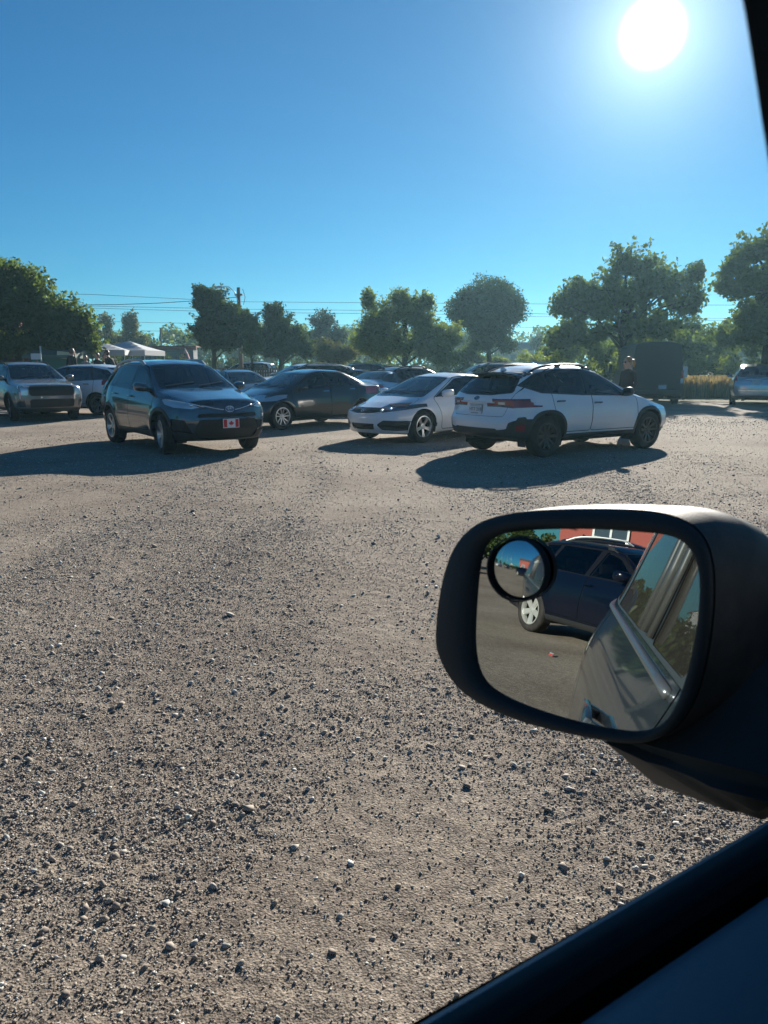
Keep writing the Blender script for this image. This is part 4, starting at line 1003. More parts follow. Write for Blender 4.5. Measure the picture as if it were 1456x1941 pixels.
# ---- black sedan
S_sedan = dict(
    name='parked_sedan', label='black four door sedan with chrome door handles, between the grey SUV and the white coupe', cat='car',
    loc=(-2.15, 20.3, 0), rz=-134.5, paint=P_black, R=.325, wx=(1.32, -1.32), xf=2.2, xr=-2.33,
    zt=[(2.2, .74), (1.95, .84), (1.3, .98), (1.2, 1.0), (.25, 1.39), (-.2, 1.455), (-.9, 1.43), (-1.75, 1.14), (-2.1, 1.11), (-2.33, 1.06)],
    drop=[(2.3, .04), (1.2, .05), (.3, .05), (-2.3, .05)],
    zb=[(2.26, .68), (1.1, .92), (-1.0, 1.0), (-2.3, 1.02)], zl=[(2.26, .20), (1.8, .17), (0, .2), (-1.8, .20), (-2.3, .3)],
    w=[(2.26, .74), (1.9, .85), (1.3, .90), (0, .91), (-1.5, .91), (-2.3, .80)], wc=[(2.26, .56), (1.15, .74), (.1, .56), (-.5, .56), (-1.7, .60), (-2.3, .58)],
    ff=[(.15, .12), (.35, .0), (.5, .0), (.64, .04), (.8, .2)], fr=[(.3, .08), (.5, 0), (.8, .02), (1.0, .08)],
    pf=(.42, 2.3), cowl=1.2, cowlz=.99, ws=[(-.70, .965), (-.3, .96), (.3, .96), (.70, .965), (.53, 1.345), (.3, 1.36), (-.3, 1.36), (-.53, 1.345)],
    rw=[(-.6, 1.16), (.6, 1.16), (.5, 1.38), (-.5, 1.38)],
    dlo=[(.98, .955), (.2, 1.32), (-.2, 1.375), (-.9, 1.345), (-1.5, 1.12), (-1.42, 1.06), (-.5, 1.0)],
    win=[[(.55, .98), (.2, 1.29), (-.2, 1.345), (-.24, 1.02)], [(-.34, 1.03), (-.3, 1.35), (-.9, 1.32), (-1.08, 1.25), (-1.1, 1.06)], [(-1.16, 1.07), (-1.14, 1.225), (-1.42, 1.12), (-1.38, 1.075)]],
    windoor=[0, 1, 9], wintint=[0, 0, 0], glass=glass('clear_car_glass', (.72, .78, .78)), wsglass=glass('clear_car_glass', (.72, .78, .78)), rearglass=glass('clear_car_glass', (.72, .78, .78)),
    doors=[[(.92, .28), (1.0, .93), (.2, 1.345), (-.2, 1.40), (-.27, .28)], [(-.285, .28), (-.22, 1.40), (-.95, 1.37), (-1.15, 1.26), (-1.16, .8), (-.9, .28)]],
    handles=[(-.08, .90), (-.98, .94)], handlemat=CHR(),
    cuts=[([(-.45, .5), (.45, .5), (.42, .66), (-.42, .66)], 'F', 'grille', .02), ([(.5, .66), (.84, .70), (.95, .86), (.74, .83)], 'F', 'headlight', .01, ('body',), 'm'), ([(1.55, .84), (1.8, .70), (2.4, .66), (2.4, .80)], 'S', 'headlight', .01, ('body',)),
          ([(.6, .8), (.95, .82), (.95, .99), (.62, .98)], 'B', 'taillight', .01, ('body',), 'm'), ([(-1.95, .98), (-2.1, .84), (-2.4, .78), (-2.4, 1.0)], 'S', 'taillight', .01, ('body',)), ([(-2.0, .90), (-2.12, .84), (-2.4, .78), (-2.4, .87)], 'S', 'tailwhite', .01, ('taillight',))],
    cutparts=dict(grille=('grille', GRL, -.008), headlight=('headlight+', WLENS, .003), taillight=('taillight+', RED, .006), tailwhite=('reversing_lamp+', WLENS, .006)),
    hood=[(1.3, -.68), (1.3, .68), (1.6, .70), (2.0, .55), (2.1, 0), (2.0, -.55), (1.6, -.70)],
    mirror=(.74, .97, .9), rim='ten', rimmat=RIMS, archgap=.04, seatz=.42, seatx=.0)
car_sedan = make_car(S_sedan)

# ---- big beige suv
def sor_front(H, root):
    M = efront(H, 'F', 0, 1.015, .008); m = MB()      # the angular letter badge on the bonnet edge
    for a, b in (((-.085, -.02), (-.085, .02)), ((-.08, 0), (-.05, .02)), ((-.08, 0), (-.045, -.02)), ((-.045, -.02), (-.02, .02)), ((-.005, -.02), (-.005, .02)), ((.01, -.02), (.04, .02)), ((.04, .02), (.075, -.02))):
        m.tube([(a[0], 0, a[1]), (b[0], 0, b[1])], .005, 5, M=M)
    m.build('badge', CHR(), root)
    for sg in (1, -1):
        m = MB(); pts = [H.hit('F', sg * .82, z)[0] + Vector((.006, 0, 0)) for z in (.64, .8, .97)]; m.tube(pts, .014, 6); m.tube([H.hit('F', sg * y, .975)[0] + Vector((.006, 0, 0)) for y in (.82, .7, .58)], .01, 6)
        m.build('daytime_lamp', mat('lamp_white', (.8, .82, .84), .2), root, smooth=True)
BAR = mat('grille_bars', (.02, .021, .022), .35, .4)
S_big = dict(
    name='parked_suv', label='stone beige SUV with a broad black mesh grille near the big left tree', cat='car',
    loc=(-10.73, 23.5, 0), rz=-50.5, paint=P_beige, R=.375, wx=(1.41, -1.41), xf=2.34, xr=-2.45, steer=-8,
    zt=[(2.34, 1.03), (2.1, 1.07), (1.3, 1.15), (1.15, 1.18), (.35, 1.58), (0, 1.66), (-.9, 1.68), (-1.8, 1.64), (-2.45, 1.56)],
    drop=[(2.3, .05), (1.2, .06), (.3, .06), (-2.3, .08)],
    zb=[(2.34, .97), (1.0, 1.07), (-1.2, 1.09), (-2.4, 1.12)], zl=[(2.34, .28), (1.8, .25), (0, .27), (-1.8, .27), (-2.4, .36)],
    w=[(2.34, .86), (2.0, .91), (1.3, .945), (0, .95), (-1.5, .95), (-2.4, .86)], wc=[(2.34, .72), (1.15, .80), (.3, .62), (-.5, .62), (-2.4, .56)],
    ff=[(.2, .12), (.45, .02), (.6, 0), (.9, .01), (1.0, .05), (1.06, .12)], fr=[(.4, 0), (.8, .0), (1.1, .05), (1.5, .25), (1.65, .3)],
    pf=(.22, 3.2), cowl=1.15, cowlz=1.17, ws=[(-.74, 1.16), (-.3, 1.13), (.3, 1.13), (.74, 1.16), (.58, 1.555), (.3, 1.58), (-.3, 1.58), (-.58, 1.555)],
    rw=[(-.6, 1.18), (.6, 1.18), (.52, 1.5), (-.52, 1.5)],
    dlo=[(1.05, 1.10), (.38, 1.49), (0, 1.57), (-1.0, 1.59), (-1.9, 1.54), (-2.1, 1.3), (-2.0, 1.15), (0, 1.11)],
    win=[[(.9, 1.13), (.34, 1.46), (.02, 1.54), (-.1, 1.13)], [(-.2, 1.13), (-.12, 1.545), (-1.1, 1.56), (-1.2, 1.15)], [(-1.28, 1.16), (-1.2, 1.555), (-1.85, 1.51), (-2.02, 1.3), (-1.95, 1.17)]],
    wintint=[0, 1, 1], windoor=[0, 1, 9],
    doors=[[(1.05, .42), (1.08, 1.07), (.35, 1.52), (.0, 1.6), (-.15, .42)], [(-.16, .42), (-.02, 1.6), (-1.15, 1.62), (-1.3, 1.1), (-1.3, .8), (-.98, .42)]],
    handles=[(-.0, .98), (-1.08, .99)],
    clad=[([(1.0, .2), (1.0, .38), (-1.0, .38), (-1.0, .2)], 'S', 'cladding'), ([(-1, .1), (1, .1), (1, .38), (-1, .38)], 'F', 'cladding'), ([(2.6, .1), (2.6, .38), (1.6, .38), (1.6, .1)], 'S', 'cladding')],
    archtrim=.07, archgap=.05,
    cuts=[([(-.56, .72), (.56, .72), (.60, .78), (.60, .96), (.5, .98), (-.5, .98), (-.60, .96), (-.60, .78)], 'F', 'grille', .03), ([(-.58, .40), (.58, .40), (.60, .58), (.55, .63), (-.55, .63), (-.60, .58)], 'F', 'lowgrille', .02),
          ([(.63, .74), (.80, .74), (.80, .965), (.63, .965)], 'F', 'headlight', .01, ('body',), 'm'), ([(.70, .42), (.86, .42), (.88, .60), (.72, .60)], 'F', 'fog', .01, ('body',), 'm'),
          ([(.7, .9), (.9, .9), (.9, 1.2), (.75, 1.2)], 'B', 'taillight', .01, ('body',), 'm')],
    cutparts=dict(grille=('grille', GRL, -.006), lowgrille=('lower_grille', GRL, -.01), headlight=('headlight+', WLENS, .002), fog=('fog_lamp_recess+', DLENS, .0), taillight=('taillight+', RED, .004)),
    hood=[(1.22, -.74), (1.22, .74), (1.6, .78), (2.15, .70), (2.2, 0), (2.15, -.70), (1.6, -.78)],
    rails=(.2, -1.85, .60, .05), feet=(1, 11), mirror=(.84, 1.15, 1.05), rim='wide5', rimmat=RIMB, extra=[sor_front])
car_big = make_car(S_big)
# ------------------------------------------------------------------ the car we sit in: door, pillar, mirror and its side as the mirror shows it
AZ = R(56.07)
hv = Vector((math.sin(AZ), math.cos(AZ), 0)); nv = Vector((-math.cos(AZ), math.sin(AZ), 0)); uv = Vector((0, 0, 1))
LX, LY = .30, .575                                   # where the camera is in this car's own frame
def pxray(x, y):
    u = (x - 728) / 1458.; v = (970.5 - y) / 1458.; d = Vector((u, math.cos(_P) + v * math.sin(_P), v * math.cos(_P) - math.sin(_P)))
    return Vector((d.dot(hv), d.dot(nv), d.z))       # in the car's directions
MN = Vector((-.92997, -.34542, .12586)).normalized(); MC = Vector((.465, .400, -.2085))
def onmirror(x, y, off=0.):
    d = pxray(x, y); p = d * ((MC.dot(MN) + off) / d.dot(MN)); return Vector((p.x + LX, p.y + LY, p.z + CAMH))
own_loc = -(hv * LX + nv * LY)
P_own2 = P_own
S_own = dict(name='car', label='grey car in the foreground with its open window and big wing mirror', cat='car', loc=(own_loc.x, own_loc.y, 0), rz=33.93, paint=P_own2,
    R=.36, wx=(1.75, -1.30), xf=2.6, xr=-2.4, flare=.0,
    zt=[(2.6, 1.02), (2.3, 1.08), (1.7, 1.16), (1.45, 1.2), (.55, 1.70), (.2, 1.78), (-1, 1.8), (-2.0, 1.76), (-2.4, 1.70)], drop=[(2.6, .04), (1.4, .06), (.5, .07), (-2.4, .08)],
    zb=[(2.6, .98), (1.4, 1.12), (1.1, 1.17), (-2.4, 1.22)], zl=[(2.6, .3), (0, .3), (-2.4, .34)], w=[(2.6, .86), (2.0, .93), (1.2, .96), (-1.8, .96), (-2.4, .90)],
    wc=[(2.6, .74), (1.45, .80), (.55, .70), (-2.4, .66)], inset=[(0, .128)], mid=(.5, .80), wm=(.0, .035), low=.05,
    ff=[(.3, .1), (.6, 0), (1.1, .1)], fr=[(.4, 0), (1.1, .05), (1.7, .3)], cowl=1.45, cowlz=1.18, ws=[(-.72, 1.2), (.72, 1.2), (.62, 1.66), (-.62, 1.66)],
    dlo=[(1.08, 1.185), (.55, 1.58), (.50, 1.62), (.36, 1.69), (-2.05, 1.66), (-2.15, 1.25), (-1.5, 1.2)], dlor=.05,
    win=[[(1.0, 1.188), (.5455, 1.5545), (.4977, 1.6003), (.452, 1.638), (.40, 1.665), (.31, 1.665), (.30, 1.19)], [(.265, 1.20), (.275, 1.65), (-.16, 1.65), (-.20, 1.20)], [(-.50, 1.20), (-.46, 1.65), (-1.35, 1.645), (-1.42, 1.205)], [(-1.50, 1.21), (-1.44, 1.64), (-1.95, 1.62), (-2.05, 1.27)]],
    wintint=[0, 1, 1, 1], windoor=[0, 1, 1, 9], glass=glass('car_glass', (.5, .55, .55)), rearglass=glass('dusty_dark_glass', (.16, .18, .18), dust=.05, ior=1.55),
    doors=[[(1.1, .42), (1.12, 1.16), (.5, 1.66), (.29, 1.70), (.285, .42)], [(.28, .42), (.285, 1.70), (-1.42, 1.69), (-1.5, 1.1), (-.95, .42)]], handles=[], rim='five', rimmat=RIMS,
    clad=[([(1.4, .1), (1.4, .42), (-1.0, .42), (-1.0, .1)], 'S', 'cladding')], wipers=False, seatx=-.15, seatz=.62, framemat=mat('window_frame_grey', (.10, .105, .11), .35, .5))
def own_extra(H, root):
    # the driver's pane is rolled down: drop it and open the hull there
    blk = mat('door_rubber', (.006, .0065, .007), .9, spec=.08); pan = mat('door_panel_vinyl', (.20, .24, .27), .6, spec=.3, bump=(420, .35, .0015)); trimm = mat('sill_trim', (.22, .28, .30), .8, spec=.15)
    ysl = LY
    def strip(name, m, y0, y1, z, th, bev=.003, x0=.2, x1=1.02, parent=root):
        q = MB(); q.box(((x0 + x1) / 2, LY + (y0 + y1) / 2, z - th / 2), (x1 - x0, abs(y1 - y0), th), bev=bev); return q.build(name, m, parent, angle=40)
    dp = MB(); prof = [(.256, 1.190), (.252, 1.196), (.240, 1.197), (.236, 1.186), (.236, .9)]
    def sweep(prof, x0, x1, n=8):
        V = []; F = []; k = len(prof)
        for i in range(n + 1):
            x = x0 + (x1 - x0) * i / n
            for y, z in prof: V.append((x, LY + y, z))
        for i in range(n):
            for j in range(k - 1): F.append((i * k + j, i * k + j + 1, (i + 1) * k + j + 1, (i + 1) * k + j))
        return V, F
    o1 = MB().add(*sweep([(.247, 1.163), (.247, 1.195), (.245, 1.201), (.241, 1.203), (.237, 1.199), (.236, 1.163)], -.12, 1.1)).build('window_seal', trimm, root, angle=50)
    o2 = MB().add(*sweep([(.236, 1.163), (.226, 1.163), (.226, 1.191), (.222, 1.194)], -.12, 1.1)).build('window_slot', blk, root)
    o3 = MB().add(*sweep([(.227, 1.183), (.227, 1.196), (.224, 1.200), (.215, 1.200), (.212, 1.196), (.211, 1.189)], -.12, 1.1)).build('inner_seal', blk, root, angle=50)
    o4 = MB().add(*sweep([(.212, 1.185), (.208, 1.194), (.195, 1.199), (.165, 1.200), (.13, 1.196), (.105, 1.185), (.09, 1.163), (.082, 1.113), (.08, .9), (.06, .75), (.05, .5)], -.12, 1.15)).build('door_panel', pan, root, smooth=True)
    # door handle on our own door, as the mirror shows it
    M = H.frame_at('L', -.18, 1.03, 0); hm = MB(); hm.box((0, .030, 0), (.20, .018, .030), M, bev=.008); hm.box((-.085, .014, 0), (.025, .03, .022), M, bev=.004); hm.box((.085, .014, 0), (.025, .03, .022), M, bev=.004)
    cup = MB(); cup.ball((0, 0, 0), (.06, .006, .035), 14, 8, M)
    h = hm.build('door_handle', P_own2, root, angle=40)
    # bright moulding below the windows and a vertical division bar
    for v, sg in (('L', 1), ('R', -1)):
        pts = []
        for k in range(16):
            x = (.24 if v == 'L' else 1.05) - (2.29 if v == 'L' else 3.1) * k / 15; p, n = H.hit(v, x, 1.172 + .012 * k / 15); pts.append(p + n * .004)
        m = MB(); m.tube(pts, .009, 6); m.build('window_moulding', mat('moulding_alloy', (.30, .32, .34), .3, .8), root, smooth=True)
    m = MB()
    for x, w_ in ((-.21, .008), (-.46, .008), (-.34, .012)):
        pts = [H.hit('L', x + .04 * t, 1.21 + .44 * t)[0] + Vector((0, .006, 0)) for t in (0, .33, .66, 1)]; m.tube(pts, w_, 6)
    m.build('pillar_trim', mat('pillar_trim_satin', (.16, .165, .16), .25, .7), root, smooth=True)
S_own['extra'] = [own_extra]; S_own['trimmat'] = mat('pillar_lining', (.15, .18, .20), .85, spec=.2)
_orig = Hull.part
def _part(s, tagname, *a, **k):
    if s.S.get('name') == 'car' and tagname == 'win0_L': return None
    return _orig(s, tagname, *a, **k)
Hull.part = _part
own = make_car(S_own)
Hull.part = _orig

# ---- wing mirror
OUT = [(822, 1210), (828, 1140), (842, 1075), (862, 1030), (895, 996), (935, 980), (985, 970), (1045, 966), (1115, 964), (1175, 965), (1232, 968), (1285, 980), (1325, 1005), (1346, 1045), (1353, 1090), (1353, 1150), (1345, 1220), (1330, 1290), (1311, 1340), (1284, 1378), (1245, 1405), (1195, 1413), (1115, 1400), (1045, 1385), (980, 1368), (915, 1340), (868, 1310), (840, 1270), (827, 1240)]
GLS = [(899, 1200), (902, 1140), (906, 1085), (914, 1045), (930, 1020), (965, 1009), (1005, 1005), (1055, 1003), (1115, 1003), (1165, 1005), (1210, 1009), (1260, 1013), (1295, 1027), (1315, 1052), (1325, 1084), (1326, 1125), (1322, 1180), (1310, 1245), (1297, 1295), (1281, 1338), (1258, 1372), (1225, 1388), (1185, 1389), (1115, 1376), (1045, 1357), (980, 1334), (930, 1307), (910, 1280), (901, 1245)]
# OUT and GLS have the same count; pair them by order
mo = empty('wing_mirror', (own_loc.x, own_loc.y, 0), R(33.93), own)
mo.location = (0, 0, 0); mo.rotation_euler = (0, 0, 0)
hous = mat('mirror_housing_plastic', (.04, .045, .048), .6, spec=.22, noise=(30, .5, (.10, .10, .09)), bump=(700, .25, .001)); rim_m = mat('mirror_bezel', (.032, .046, .052), .6, spec=.25, bump=(500, .3, .001))
def dens(P, m=4):
    n = len(P); out = []
    for i in range(n):
        p0, p1, p2, p3 = (Vector(P[(i + q) % n]) for q in (-1, 0, 1, 2))
        for j in range(m):
            t = j / m; out.append(tuple(.5 * ((2 * p1) + (p2 - p0) * t + (2 * p0 - 5 * p1 + 4 * p2 - p3) * t * t + (3 * p1 - p0 - 3 * p2 + p3) * t ** 3)))
    A = np.array(out); k = np.array([1, 2, 3, 4, 3, 2, 1.]); k /= k.sum()
    return [tuple(q) for q in sum(w_ * np.roll(A, i - 3, 0) for i, w_ in enumerate(k))]
OUT = dens(OUT); GLS = dens(GLS)
k = len(OUT); assert len(GLS) == k
O0 = [onmirror(x, y, 0) for x, y in OUT]; G0 = [onmirror(x, y, 0) for x, y in GLS]
V = []; F = []
def ringadd(pts): b = len(V); V.extend(pts); return b
ct = sum(G0, Vector()) / k
fr = -MN                                            # points away from the viewer, forward
rings = [ringadd([p + fr * .006 for p in G0]), ringadd([p - fr * .002 + (o_ - p) * .06 for p, o_ in zip(G0, O0)]), ringadd([p - fr * .006 + (o_ - p) * .35 for p, o_ in zip(G0, O0)]), ringadd([o_ - fr * .003 - (o_ - p) * .15 for p, o_ in zip(G0, O0)]), ringadd([o_ + fr * .004 for o_ in O0])]
for a, b in zip(rings, rings[1:]):
    for i in range(k): j = (i + 1) % k; F.append((a + i, a + j, b + j, b + i))
meshobj('mirror_bezel', V, F, rim_m, mo, True)
V = []; F = []; co = sum(O0, Vector()) / k; fwd = Vector((1, 0, 0))
rr = []
for d, s_, dy, dz in ((.002, 1., 0, 0), (.03, 1.005, 0, 0), (.06, .99, -.002, -.002), (.085, .95, -.006, -.006), (.108, .87, -.012, -.010), (.125, .74, -.018, -.014), (.137, .52, -.022, -.016), (.142, .25, -.024, -.018), (.143, .03, -.024, -.018)):
    rr.append(ringadd([co + (o_ - co) * s_ + fwd * d + Vector((0, dy, dz)) for o_ in O0]))
for a, b in zip(rr, rr[1:]):
    for i in range(k): j = (i + 1) % k; F.append((a + i, a + j, b + j, b + i))
mh = meshobj('mirror_housing', V, F, hous, mo, True)
mm = bpy.data.materials.new('mirror_silver'); mm.use_nodes = True; b_ = mm.node_tree.nodes['Principled BSDF']; b_.inputs['Metallic'].default_value = 1; b_.inputs['Roughness'].default_value = .0; b_.inputs['Base Color'].default_value = (.50, .55, .54, 1)
V = [p + fr * .003 for p in G0]; g_ = meshobj('mirror_glass', V, [tuple(range(k))[::-1]], mm, mo)
# little convex blind-spot mirror
cc = onmirror(982, 1079, .004); e1 = (onmirror(1040, 1079) - onmirror(982, 1079)); rad = .5 * ((onmirror(1045, 1079) - onmirror(923, 1079)).length + (onmirror(982, 1138) - onmirror(982, 1022)).length) / 2
ax = -fr; ux = e1.normalized(); uy = ax.cross(ux).normalized(); Rs = rad * 2.3
m = MB(); V = []; F = []; nr, ns = 10, 36; off = math.sqrt(Rs * Rs - rad * rad)
for i in range(nr + 1):
    r_ = rad * .93 * i / nr; hgt = math.sqrt(Rs * Rs - r_ * r_) - off
    for j in range(ns):
        t = 2 * math.pi * j / ns; V.append(cc + ux * r_ * math.cos(t) + uy * r_ * math.sin(t) + ax * (hgt * .55))
for i in range(nr):
    for j in range(ns): F.append((i * ns + j, (i + 1) * ns + j, (i + 1) * ns + (j + 1) % ns, i * ns + (j + 1) % ns))
cvx = meshobj('blind_spot_mirror', V, F, CHR() if False else mm, mo, True)
V = []; F = []
for i in range(3):
    for j in range(ns):
        t = 2 * math.pi * j / ns; r_ = rad * (.99, .975, .93)[i]; V.append(cc + ux * r_ * math.cos(t) + uy * r_ * math.sin(t) + ax * (-.004, .005, .0055)[i])
for i in range(2):
    for j in range(ns): F.append((i * ns + j, (i + 1) * ns + j, (i + 1) * ns + (j + 1) % ns, i * ns + (j + 1) % ns))
meshobj('blind_spot_rim', V, F, rim_m, cvx, True)
# foot joining the housing to the door
def hullobj(name, pts, material, parent, bev=.012):
    bm = bmesh.new()
    for p in pts: bm.verts.new(p)
    r = bmesh.ops.convex_hull(bm, input=bm.verts); bmesh.ops.delete(bm, geom=[g for g in r['geom_interior'] if isinstance(g, bmesh.types.BMVert)], context='VERTS')
    bmesh.ops.dissolve_limit(bm, angle_limit=R(8), verts=bm.verts, edges=bm.edges)
    bmesh.ops.bevel(bm, geom=list(bm.edges), offset=bev, segments=3, affect='EDGES')
    me = bpy.data.meshes.new(name); bm.to_mesh(me); bm.free(); me.materials.append(material); me.shade_smooth(); me.set_sharp_from_angle(angle=R(50)); o = bpy.data.objects.new(name, me); col.objects.link(o); o.parent = parent; return o
def hn(h, n, z): return (h + LX, n + LY, z)
hullobj('mirror_foot', [hn(.47, .40, 1.205), hn(.475, .345, 1.20), hn(.545, .385, 1.135), hn(.53, .275, 1.160), hn(.52, .245, 1.20), hn(.80, .25, 1.13), hn(.85, .25, 1.38), hn(.60, .43, 1.21), hn(.64, .35, 1.33), hn(.56, .30, 1.26)], rim_m, mo)
hullobj('sail_panel', [hn(.60, .262, 1.18), hn(.85, .262, 1.18), hn(.56, .232, 1.19), hn(.85, .232, 1.19), hn(.70, .245, 1.36), hn(.80, .245, 1.36)], rim_m, mo, .008)
# ------------------------------------------------------------------ further cars: relatives of the ones above, repainted
def tree_copy(o, parent=None):
    c = o.copy(); col.objects.link(c)
    if parent: c.parent = parent
    for ch in o.children: tree_copy(ch, c)
    return c
def clone(src, name, label, x, y, rz, pnt=None, sc=(1, 1, 1), drop=(), rim=None, cat='car'):
    r = tree_copy(src); r.name = name; r.location = (x, y, 0); r.rotation_euler = (0, 0, R(rz)); r.scale = sc; r['label'] = label; r['category'] = cat
    old = next(o for o in src.children if o.name.startswith('body')).data.materials[0]
    for o in list(r.children):
        if any(o.name.startswith(d) for d in drop):
            for q in list(o.children_recursive) + [o]: bpy.data.objects.remove(q)
    for o in r.children_recursive:
        if o.type != 'MESH' or not o.material_slots: continue
        s = o.material_slots[0]
        if pnt and s.material == old: s.link = 'OBJECT'; s.material = pnt
        if rim and o.name.startswith('rim'): s.link = 'OBJECT'; s.material = rim
    return r
# silver SUV at the right edge, tail towards us
def crv_rear(H, root):
    M = efront(H, 'B', 0, 1.02, .015); m = MB(); m.box((0, 0, .0), (.78, .02, .03), M, bev=.008); m.build('chrome_strip', CHR(), root, angle=40)
    plate(H, root, 'B', 0, .92, .31, .155, (.42, .5, .56), None, off=.02)
    m = MB(); ring(efront(H, 'B', 0, 1.12, .01), .05, .04, .007, mb=m); m.build('badge', CHR(), root, smooth=True)
    M = efront(H, 'B', 0, .60, .01); m = MB(); m.box((0, 0, 0), (1.2, .02, .02), M); m.build('bumper_strip', CHR(), root)
S_crv = dict(S_rav); S_crv.update(label='silver SUV with tall taillights parked at the right edge by the dry grass', name='parked_suv', paint=P_silver, loc=(15.35, 32.3, 0), rz=66, steer=0, extra=[crv_rear], mirrormat=P_silver,
    clad=[], archtrim=0, rails=None, fin=None, rw=[(-.66, 1.16), (.66, 1.16), (.52, 1.52), (-.52, 1.52)],
    cuts=[([(.66, .98), (.92, .98), (.92, 1.2), (.74, 1.50), (.69, 1.50), (.70, 1.14)], 'B', 'taillight', .01, ('body',), 'm'),
          ([(-.95, .1), (.95, .1), (.95, .40), (-.95, .40)], 'B', 'cladding', 0), ([(-.5, .3), (.5, .3), (.6, .6), (-.6, .6)], 'F', 'grille', .03)], cutparts=dict(taillight=('taillight+', RED, .006), grille=('grille', GRL, -.01)))
S_crv.pop('rails'); S_crv.pop('fin'); car_crv = make_car(S_crv)

BG = ('badge', 'license_plate')
def cpos(px, d): return gpos(px, d)
x, y = cpos(183, 25.6); clone(car_crv, 'parked_crossover', 'white crossover facing left between the beige SUV and the grey SUV', x - .7, y, 166, P_white2, (1, 1, .97), BG)
x, y = cpos(452, 26); clone(car_sedan, 'parked_hatchback', 'dark hatchback half hidden behind the grey SUV, its windshield facing us', x - .2, y + 1.2, -60, P_char, (1, 1, .98), ())
x, y = cpos(425, 31); clone(car_rav, 'parked_suv', 'dark SUV of which only the roof shows over the dark hatchback', x - 1, y + 1, -80, P_black, (1, 1, .88), BG + ('roof_rail',))
x, y = cpos(560, 32); clone(car_big, 'parked_suv', 'white SUV behind the black sedan, seen over its roof', x + .2, y, -150, P_white2, (1, 1, .99), BG)
x, y = cpos(668, 40); clone(car_rav, 'parked_suv', 'dark SUV with a roof rack parked far behind the black sedan', x, y, 172, P_black, (1, 1, 1.03), BG)
x, y = cpos(655, 33); clone(car_sedan, 'parked_sedan', 'dark sedan showing its roof just above the boot of the black sedan', x, y, 165, P_char, (1, 1, .98), ())
x, y = cpos(722, 26.); clone(car_coupe, 'parked_hatchback', 'silver white hatchback between the black sedan and the dark crossover', x + .3, y + 1.2, 55, P_silver, (1, 1, 1.0), BG)
x, y = cpos(775, 28); clone(car_cross, 'parked_crossover', 'dark crossover seen from behind over the hood of the white coupe', x + .3, y, 40, P_char, (1, 1, .99), ('badge',), rim=RIMB)
x, y = cpos(905, 33); clone(car_big, 'parked_suv', 'white SUV beyond the roof of the white coupe, only its top showing', x + .3, y, 185, P_white2, (1, 1, 1.02), BG)
x, y = cpos(965, 27); clone(car_rav, 'parked_suv', 'black SUV with roof rails showing over the roof of the white crossover', x + .3, y, 175, P_black, (1, 1, 1.0), BG)
x, y = cpos(5, 33); clone(car_big, 'parked_pickup', 'tall dark vehicle behind the stone beige SUV at the left edge', x - 2, y, -95, P_char, (1.1, 1.05, 1.28), BG)

# tall dark van
def van_rear(H, root):
    for sg in (1, -1):
        m = MB(); m.box((H.S['xr'] - .0, sg * .93, 1.22), (.05, .10, .30), bev=.015); t = m.build('taillight', mat('van_lamp_red', (.5, .02, .03), .2, coat=1.), root, angle=40)
        m = MB(); m.box((H.S['xr'] - .0, sg * .93, .96), (.05, .10, .20), bev=.015); m.build('lamp_white', mat('lamp_white', (.8, .82, .84), .2), t, angle=40)
        m = MB()
        for k in (-1, 1): m.box((H.S['xr'] - .035, sg * .93 + k * .025, .96), (.004, .006, .17))
        m.build('lamp_ribs', mat('lamp_grey', (.3, .33, .35), .4), t)
    m = MB(); m.box((H.S['xr'] - .06, 0, .52), (.14, 1.9, .16), bev=.04); m.build('bumper', BLK(), root, angle=40)
    plate(H, root, 'B', -.2, .72, .31, .155, (.42, .5, .56), None, off=.02)
    m = MB(); m.box((0, 1.0, .0), (.01, .01, .01)); 
    for x, sg in ((2.05, 1), (2.05, -1)):
        q = MB(); q.box((x, sg * 1.17, 1.42), (.12, .16, .40), bev=.04); q.build('side_mirror', BLK(), root, angle=40)
    for z in (1.75, .62): 
        q = MB(); q.tube([(H.S['xr'] - .012, .01, z), (H.S['xr'] - .012, .01, z + .04)], .012, 6); q.build('door_hinge', BLK(), root)
